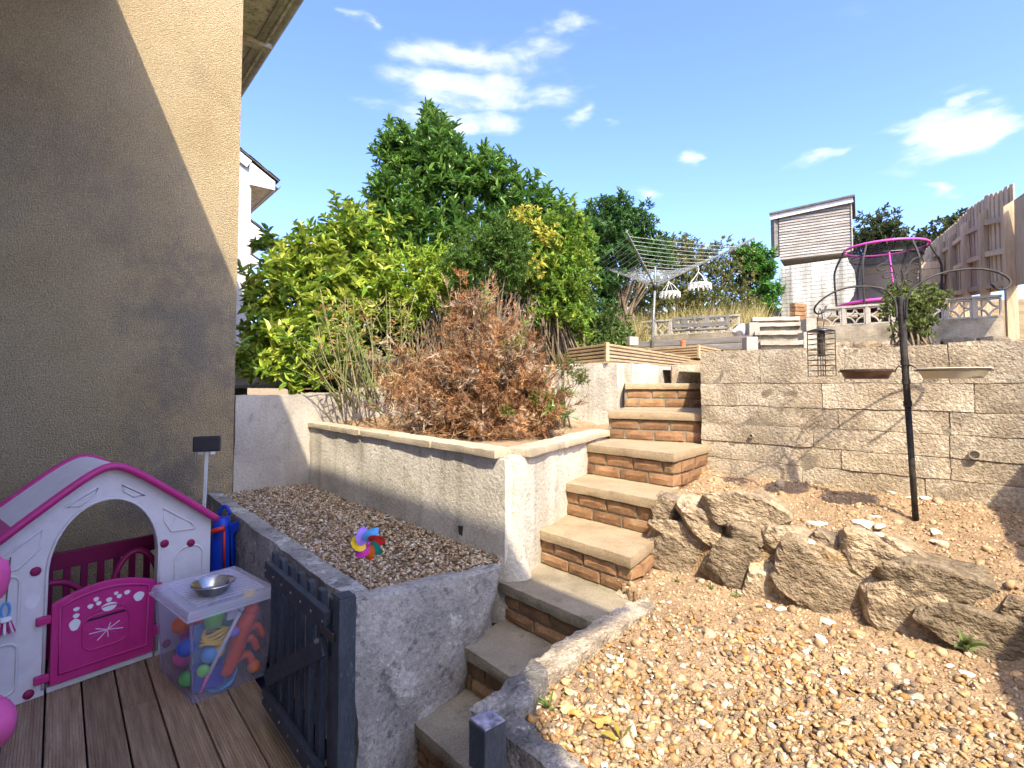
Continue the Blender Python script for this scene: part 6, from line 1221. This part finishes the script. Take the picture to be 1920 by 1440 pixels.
for i in range(len(P)):
    b = Vector((b0.x+r.normal(0, .17), b0.y+r.normal(0, .1)+.12, b0.z)); t = Vector(P[i]); mid = b.lerp(t, .5)+Vector((r.normal(0,.05), r.normal(0,.05), -.10*(t-b).length+r.normal(0,.05)))
    pa = [((1-u)**2)*b+2*u*(1-u)*mid+u*u*t for u in [j/8 for j in range(9)]]; mb.tube(pa, [.0105*(1-.82*j/8) for j in range(9)], 5)
    bc = np.array(BRN)[r.integers(0, len(BRN))]*r.uniform(.85, 1.2); bc = bc*1.15; green = (t.z > .5 and r.random() < .10) or (t.x > .25 and r.random() < .12)
    for q_ in range(34):
        u = r.uniform(.28, 1.0); p = ((1-u)**2)*b+2*u*(1-u)*mid+u*u*t; tg = (t-mid if u > .5 else mid-b).normalized()
        sd = unit(np.array(tg[:])*r.uniform(.3,1.)+r.normal(0, .62, 3)+np.array([0,-.15,-.05])); ln = r.uniform(.06, .19)*(1.15-.35*u)
        cc = bc*r.uniform(.75, 1.25)
        if green and u > .55: cc = np.array(CON)[r.integers(0, 3)]*1.3+np.array([.05,.03,0])
        SP.append(p[:]); SD.append(sd); SL.append(ln); SC_.append(cc); pe = unit(np.cross(sd, r.normal(0, 1, 3)))
        for k_ in range(16):
            w_ = r.uniform(.15, 1.); TP.append(np.array(p[:])+sd*ln*w_); TD.append(unit(sd*.8+pe*r.choice((-1,1))*r.uniform(.3,.9)+r.normal(0,.22,3))); TL.append(r.uniform(.02, .06)*(1.2-.6*w_)); TC.append(cc*r.uniform(.8,1.2))
mb.build('branch', X['bark'], dc, smooth=True)
twig_strips(np.array(SP), np.array(SD), np.array(SL), np.full(len(SP), .0022), np.clip(np.array(SC_)*.8, 0, 1), 'sprays', dc, seed=4, bend=.2)
twig_strips(np.array(TP), np.array(TD), np.array(TL), r.uniform(.0015, .0040, len(TP)), np.clip(np.array(TC), 0, 1), 'twigs', dc, seed=5, bend=.25)
bush('conifer_regrowth', 'few green tufts surviving on the right of the dead conifer', 'conifer', [(960,650,22,18,4.25,.06),(1060,690,30,22,4.5,.08),(1035,760,28,24,4.3,.08),(1090,705,18,25,4.6,.06),(950,770,16,14,3.95,.05),(1000,745,16,16,4.1,.05)], 260, 8, (.030,.042), (.006,.009), [(.10,.15,.03),(.16,.20,.05),(.20,.17,.05)], 'needle', 33, (1050,800), 4.25, .007, 30, (.2,.9), .4, .4, base_w=.05)
bush('young_laurel_sprig', 'young glossy laurel sprig in the corner of the raised bed', 'shrub', [(1045,775,26,16,4.0,.06),(1025,765,14,12,4.0,.05)], 8, 6, (.06,.075), (.024,.03), [(.16,.26,.05),(.10,.18,.035)], 'leaf', 34, (1040,805), 4.05, .005, 8, (.5,1.2), .6, .3, base_w=.02)
# green-grey bare canes between the spotted laurel and the conifer
cn = thing('bare_canes', at_z(720, 770, -.35), 'clump of thin pale bare canes left of the dead conifer', 'shrub'); m = MB(); m2 = MB()
for i in range(48):
    bx_, by_ = r.uniform(600, 770), r.uniform(730, 775); b = at_y(690+(bx_-690)*.7, by_, r.uniform(4.6, 5.3)); t = at_y(bx_+r.normal(0, 45)-10, r.uniform(540, 690), b.y+r.normal(.1, .2)); mid = b.lerp(t, .55)+Vector((r.normal(0,.06), r.normal(0,.05), 0))
    path = [((1-u)**2)*b+2*u*(1-u)*mid+u*u*t for u in [j/6 for j in range(7)]]; (m if i % 2 else m2).tube(path, [.008*(1-.6*j/6) for j in range(7)], 5)
    for q in range(3):
        u = r.uniform(.4, .9); s_ = path[int(u*6)]; e_ = s_+Vector((r.normal(0,.12), r.normal(0,.08), abs(r.normal(.1,.08)))); (m2 if i % 3 else m).tube([s_, s_.lerp(e_, .5)+Vector((0,0,.02)), e_], [.004,.003,.0015], 4)
m.build('pale_stem', mat('pale_stem', [(.17,.155,.07),(.28,.24,.13)], 20, .85), cn, smooth=True); m2.build('green_stem', mat('green_stem', [(.10,.13,.035),(.17,.19,.06)], 20, .8), cn, smooth=True)
n = 420; P = np.array([at_y(r.uniform(600, 780), r.uniform(560, 720), r.uniform(4.9, 5.5))[:] for _ in range(n)]); lo = leaf_obj('leaves', P, unit(r.normal(0,1,(n,3))), unit(r.normal(0,.6,(n,3))+np.array([0,-.3,1])), r.uniform(.05,.10,n), r.uniform(.015,.03,n), np.clip(np.array([(.40,.34,.14),(.20,.26,.06),(.46,.26,.10),(.28,.30,.08)])[r.integers(0,4,n)], 0, 1), 'leaf_soft', cn); lo['kind'] = 'stuff'
# dry straw and litter under it
n = 2600; xs = r.uniform(680, 1000, n); ys = 790+(xs-680)*.03+r.uniform(-25, 25, n); P = np.array([at_z(a, b, -.40)[:] for a, b in zip(xs, ys)]); P[:,2] += r.uniform(0, .03, n)
dl_ = unit(np.stack([r.normal(.2,1,n), r.normal(0,.6,n), r.normal(.1,.25,n)], 1)); tw = twig_strips(P, dl_, r.uniform(.04,.16,n), r.uniform(.001,.0025,n), np.clip(np.array(BRN)[r.integers(0,6,n)]*1.2, 0, 1), 'twig_litter', None, seed=8); tw['label'] = 'brown twig litter on the raised bed'
# dry grass on the bank beside the dryer
n = 7000; xs = r.uniform(1100, 1440, n); yy = r.uniform(9.2, 12.6, n); P = np.array([[at_y(a, 600, b).x, b, 0] for a, b in zip(xs, yy)]); P[:,2] = [hill_z(p[0], p[1])-.02 for p in P]
sfac = (P[:,0]-BRr.x)*BRn.x+(P[:,1]-BRr.y)*BRn.y; kk = (sfac > .25) | (xs < 1215); P = P[kk]; n = len(P)
gr_ = twig_strips(P, unit(np.stack([r.normal(0,.3,n), r.normal(0,.3,n), np.ones(n)], 1)), r.uniform(.15,.55,n), r.uniform(.004,.009,n), np.clip(np.array([(.42,.32,.15),(.52,.41,.2),(.30,.25,.10),(.22,.24,.07)])[r.integers(0,4,n)]*r.uniform(.8,1.2,(n,1)), 0, 1), 'dry_grass', None, 'dry', .45, 9); gr_['label'] = 'dry straw-coloured grass on the bank'
# weeds, seedlings and fallen leaves on the lower ground
def tuft(px, py, z, nl, Ln, Wd, pal, name, label, cat, spread=(.5,1.3), seed=1, m='leaf_soft', up=1.2):
    q = np.random.default_rng(seed); p = at_z(px, py, z)
    for _ in range(3): p = at_z(px, py, float(soil_z(p.x, p.y)) if z < -.5 else z)
    root = thing(name, p, label, cat); P = np.repeat(np.array([p[:]]), 1, 0); A = np.array([[0,0,1.]])
    a, d, nn, l, w = whorls(P, A, q, nl, Ln, Wd, spread, up); a = np.repeat(P, nl, 0)+q.normal(0, .006, (nl,3))
    leaf_obj('leaves', a, d, nn, l, w, np.clip(np.array(pal)[q.integers(0, len(pal), nl)], 0, 1), m, root); MB().tube([p-Vector((0,0,.01)), p+Vector((0,0,.03))], .003, 5).build('stem', X['bark'], root)
G_ = [(.14,.22,.05),(.20,.28,.07)]
tuft(1165, 1390, -1., 6, (.055,.07), (.02,.026), [(.14,.15,.05),(.36,.30,.06),(.20,.18,.06)], 'dock_seedling', 'drooping dock seedling with yellowing leaves in the foreground gravel', 'plant', (.8,1.35), 3)
tuft(1030, 1330, -1., 9, (.05,.06), (.008,.010), G_, 'grass_tuft', 'small green grass tuft against the mouldy kerb', 'plant', (.2,.9), 4)
tuft(1075, 1252, -1., 9, (.03,.04), (.006,.008), G_, 'grass_tuft', 'tiny green grass tuft along the sunny kerb', 'plant', (.2,.9), 5)
for i, (px, py, lab) in enumerate(((1270,1092,'tiny green weed at the foot of the rockery nearest the steps'),(1332,1103,'tiny green weed under the first big rockery stone'),(1381,1118,'tiny green weed below the second big rockery stone'))): tuft(px, py, -.98, 12, (.018,.024), (.009,.012), G_, 'ground_weed', lab, 'plant', (.7,1.5), 6+i)
tuft(1812, 1215, -.96, 26, (.035,.05), (.016,.022), [(.17,.22,.07),(.24,.28,.10)], 'nettle_weed', 'pale green weed in front of the right-hand rockery stones', 'plant', (.3,1.2), 12)
tuft(1240, 1048, -.9, 10, (.02,.028), (.010,.013), [(.28,.34,.06),(.2,.26,.06)], 'ground_weed', 'yellow-green weed wedged between the steps and the rockery', 'plant', (.4,1.2), 13)
def fallen(px, py, s, lab, c, seed):
    q = np.random.default_rng(seed); p = at_z(px, py, -1.); p = at_z(px, py, float(soil_z(p.x, p.y))+.014); m = MB(); a0 = q.uniform(0, 6)
    pts = [p+Vector((math.cos(a0+t)*s*(.55+.45*abs(math.cos(2.5*t))), math.sin(a0+t)*s*.8*(.55+.45*abs(math.cos(2.5*t))), .006*math.sin(3*t))) for t in [2*math.pi*i/20 for i in range(20)]]
    V = [p+Vector((0,0,.008))]+pts; V2 = [v-Vector((0,0,.0012)) for v in V]; Fc = [(0, i+1, (i+1) % 20+1) for i in range(20)]+[(21, 21+(i+1) % 20+1, 21+i+1) for i in range(20)]
    tag(link_mesh('fallen_leaf', V+V2, Fc, c), lab, 'leaf')
oc, oc2 = mat('orange_leaf', [(.50,.20,.045),(.60,.30,.10)], 30, .7), mat('tan_leaf', [(.52,.33,.15),(.62,.44,.22)], 30, .7)
fallen(1062, 1325, .036, 'broad orange fallen leaf beside the mouldy kerb', oc2, 1); fallen(1078, 1336, .024, 'smaller orange leaf touching the broad one by the kerb', oc, 2); fallen(1128, 1352, .034, 'dark orange curled leaf left of the dock seedling', oc, 3); fallen(1065, 1296, .022, 'brown fallen leaf in the gravel above the orange ones', oc2, 4)
print('TRIS', sum(len(o.data.polygons) for o in bpy.data.objects if o.type == 'MESH'), 'OBJ', len(bpy.data.objects))
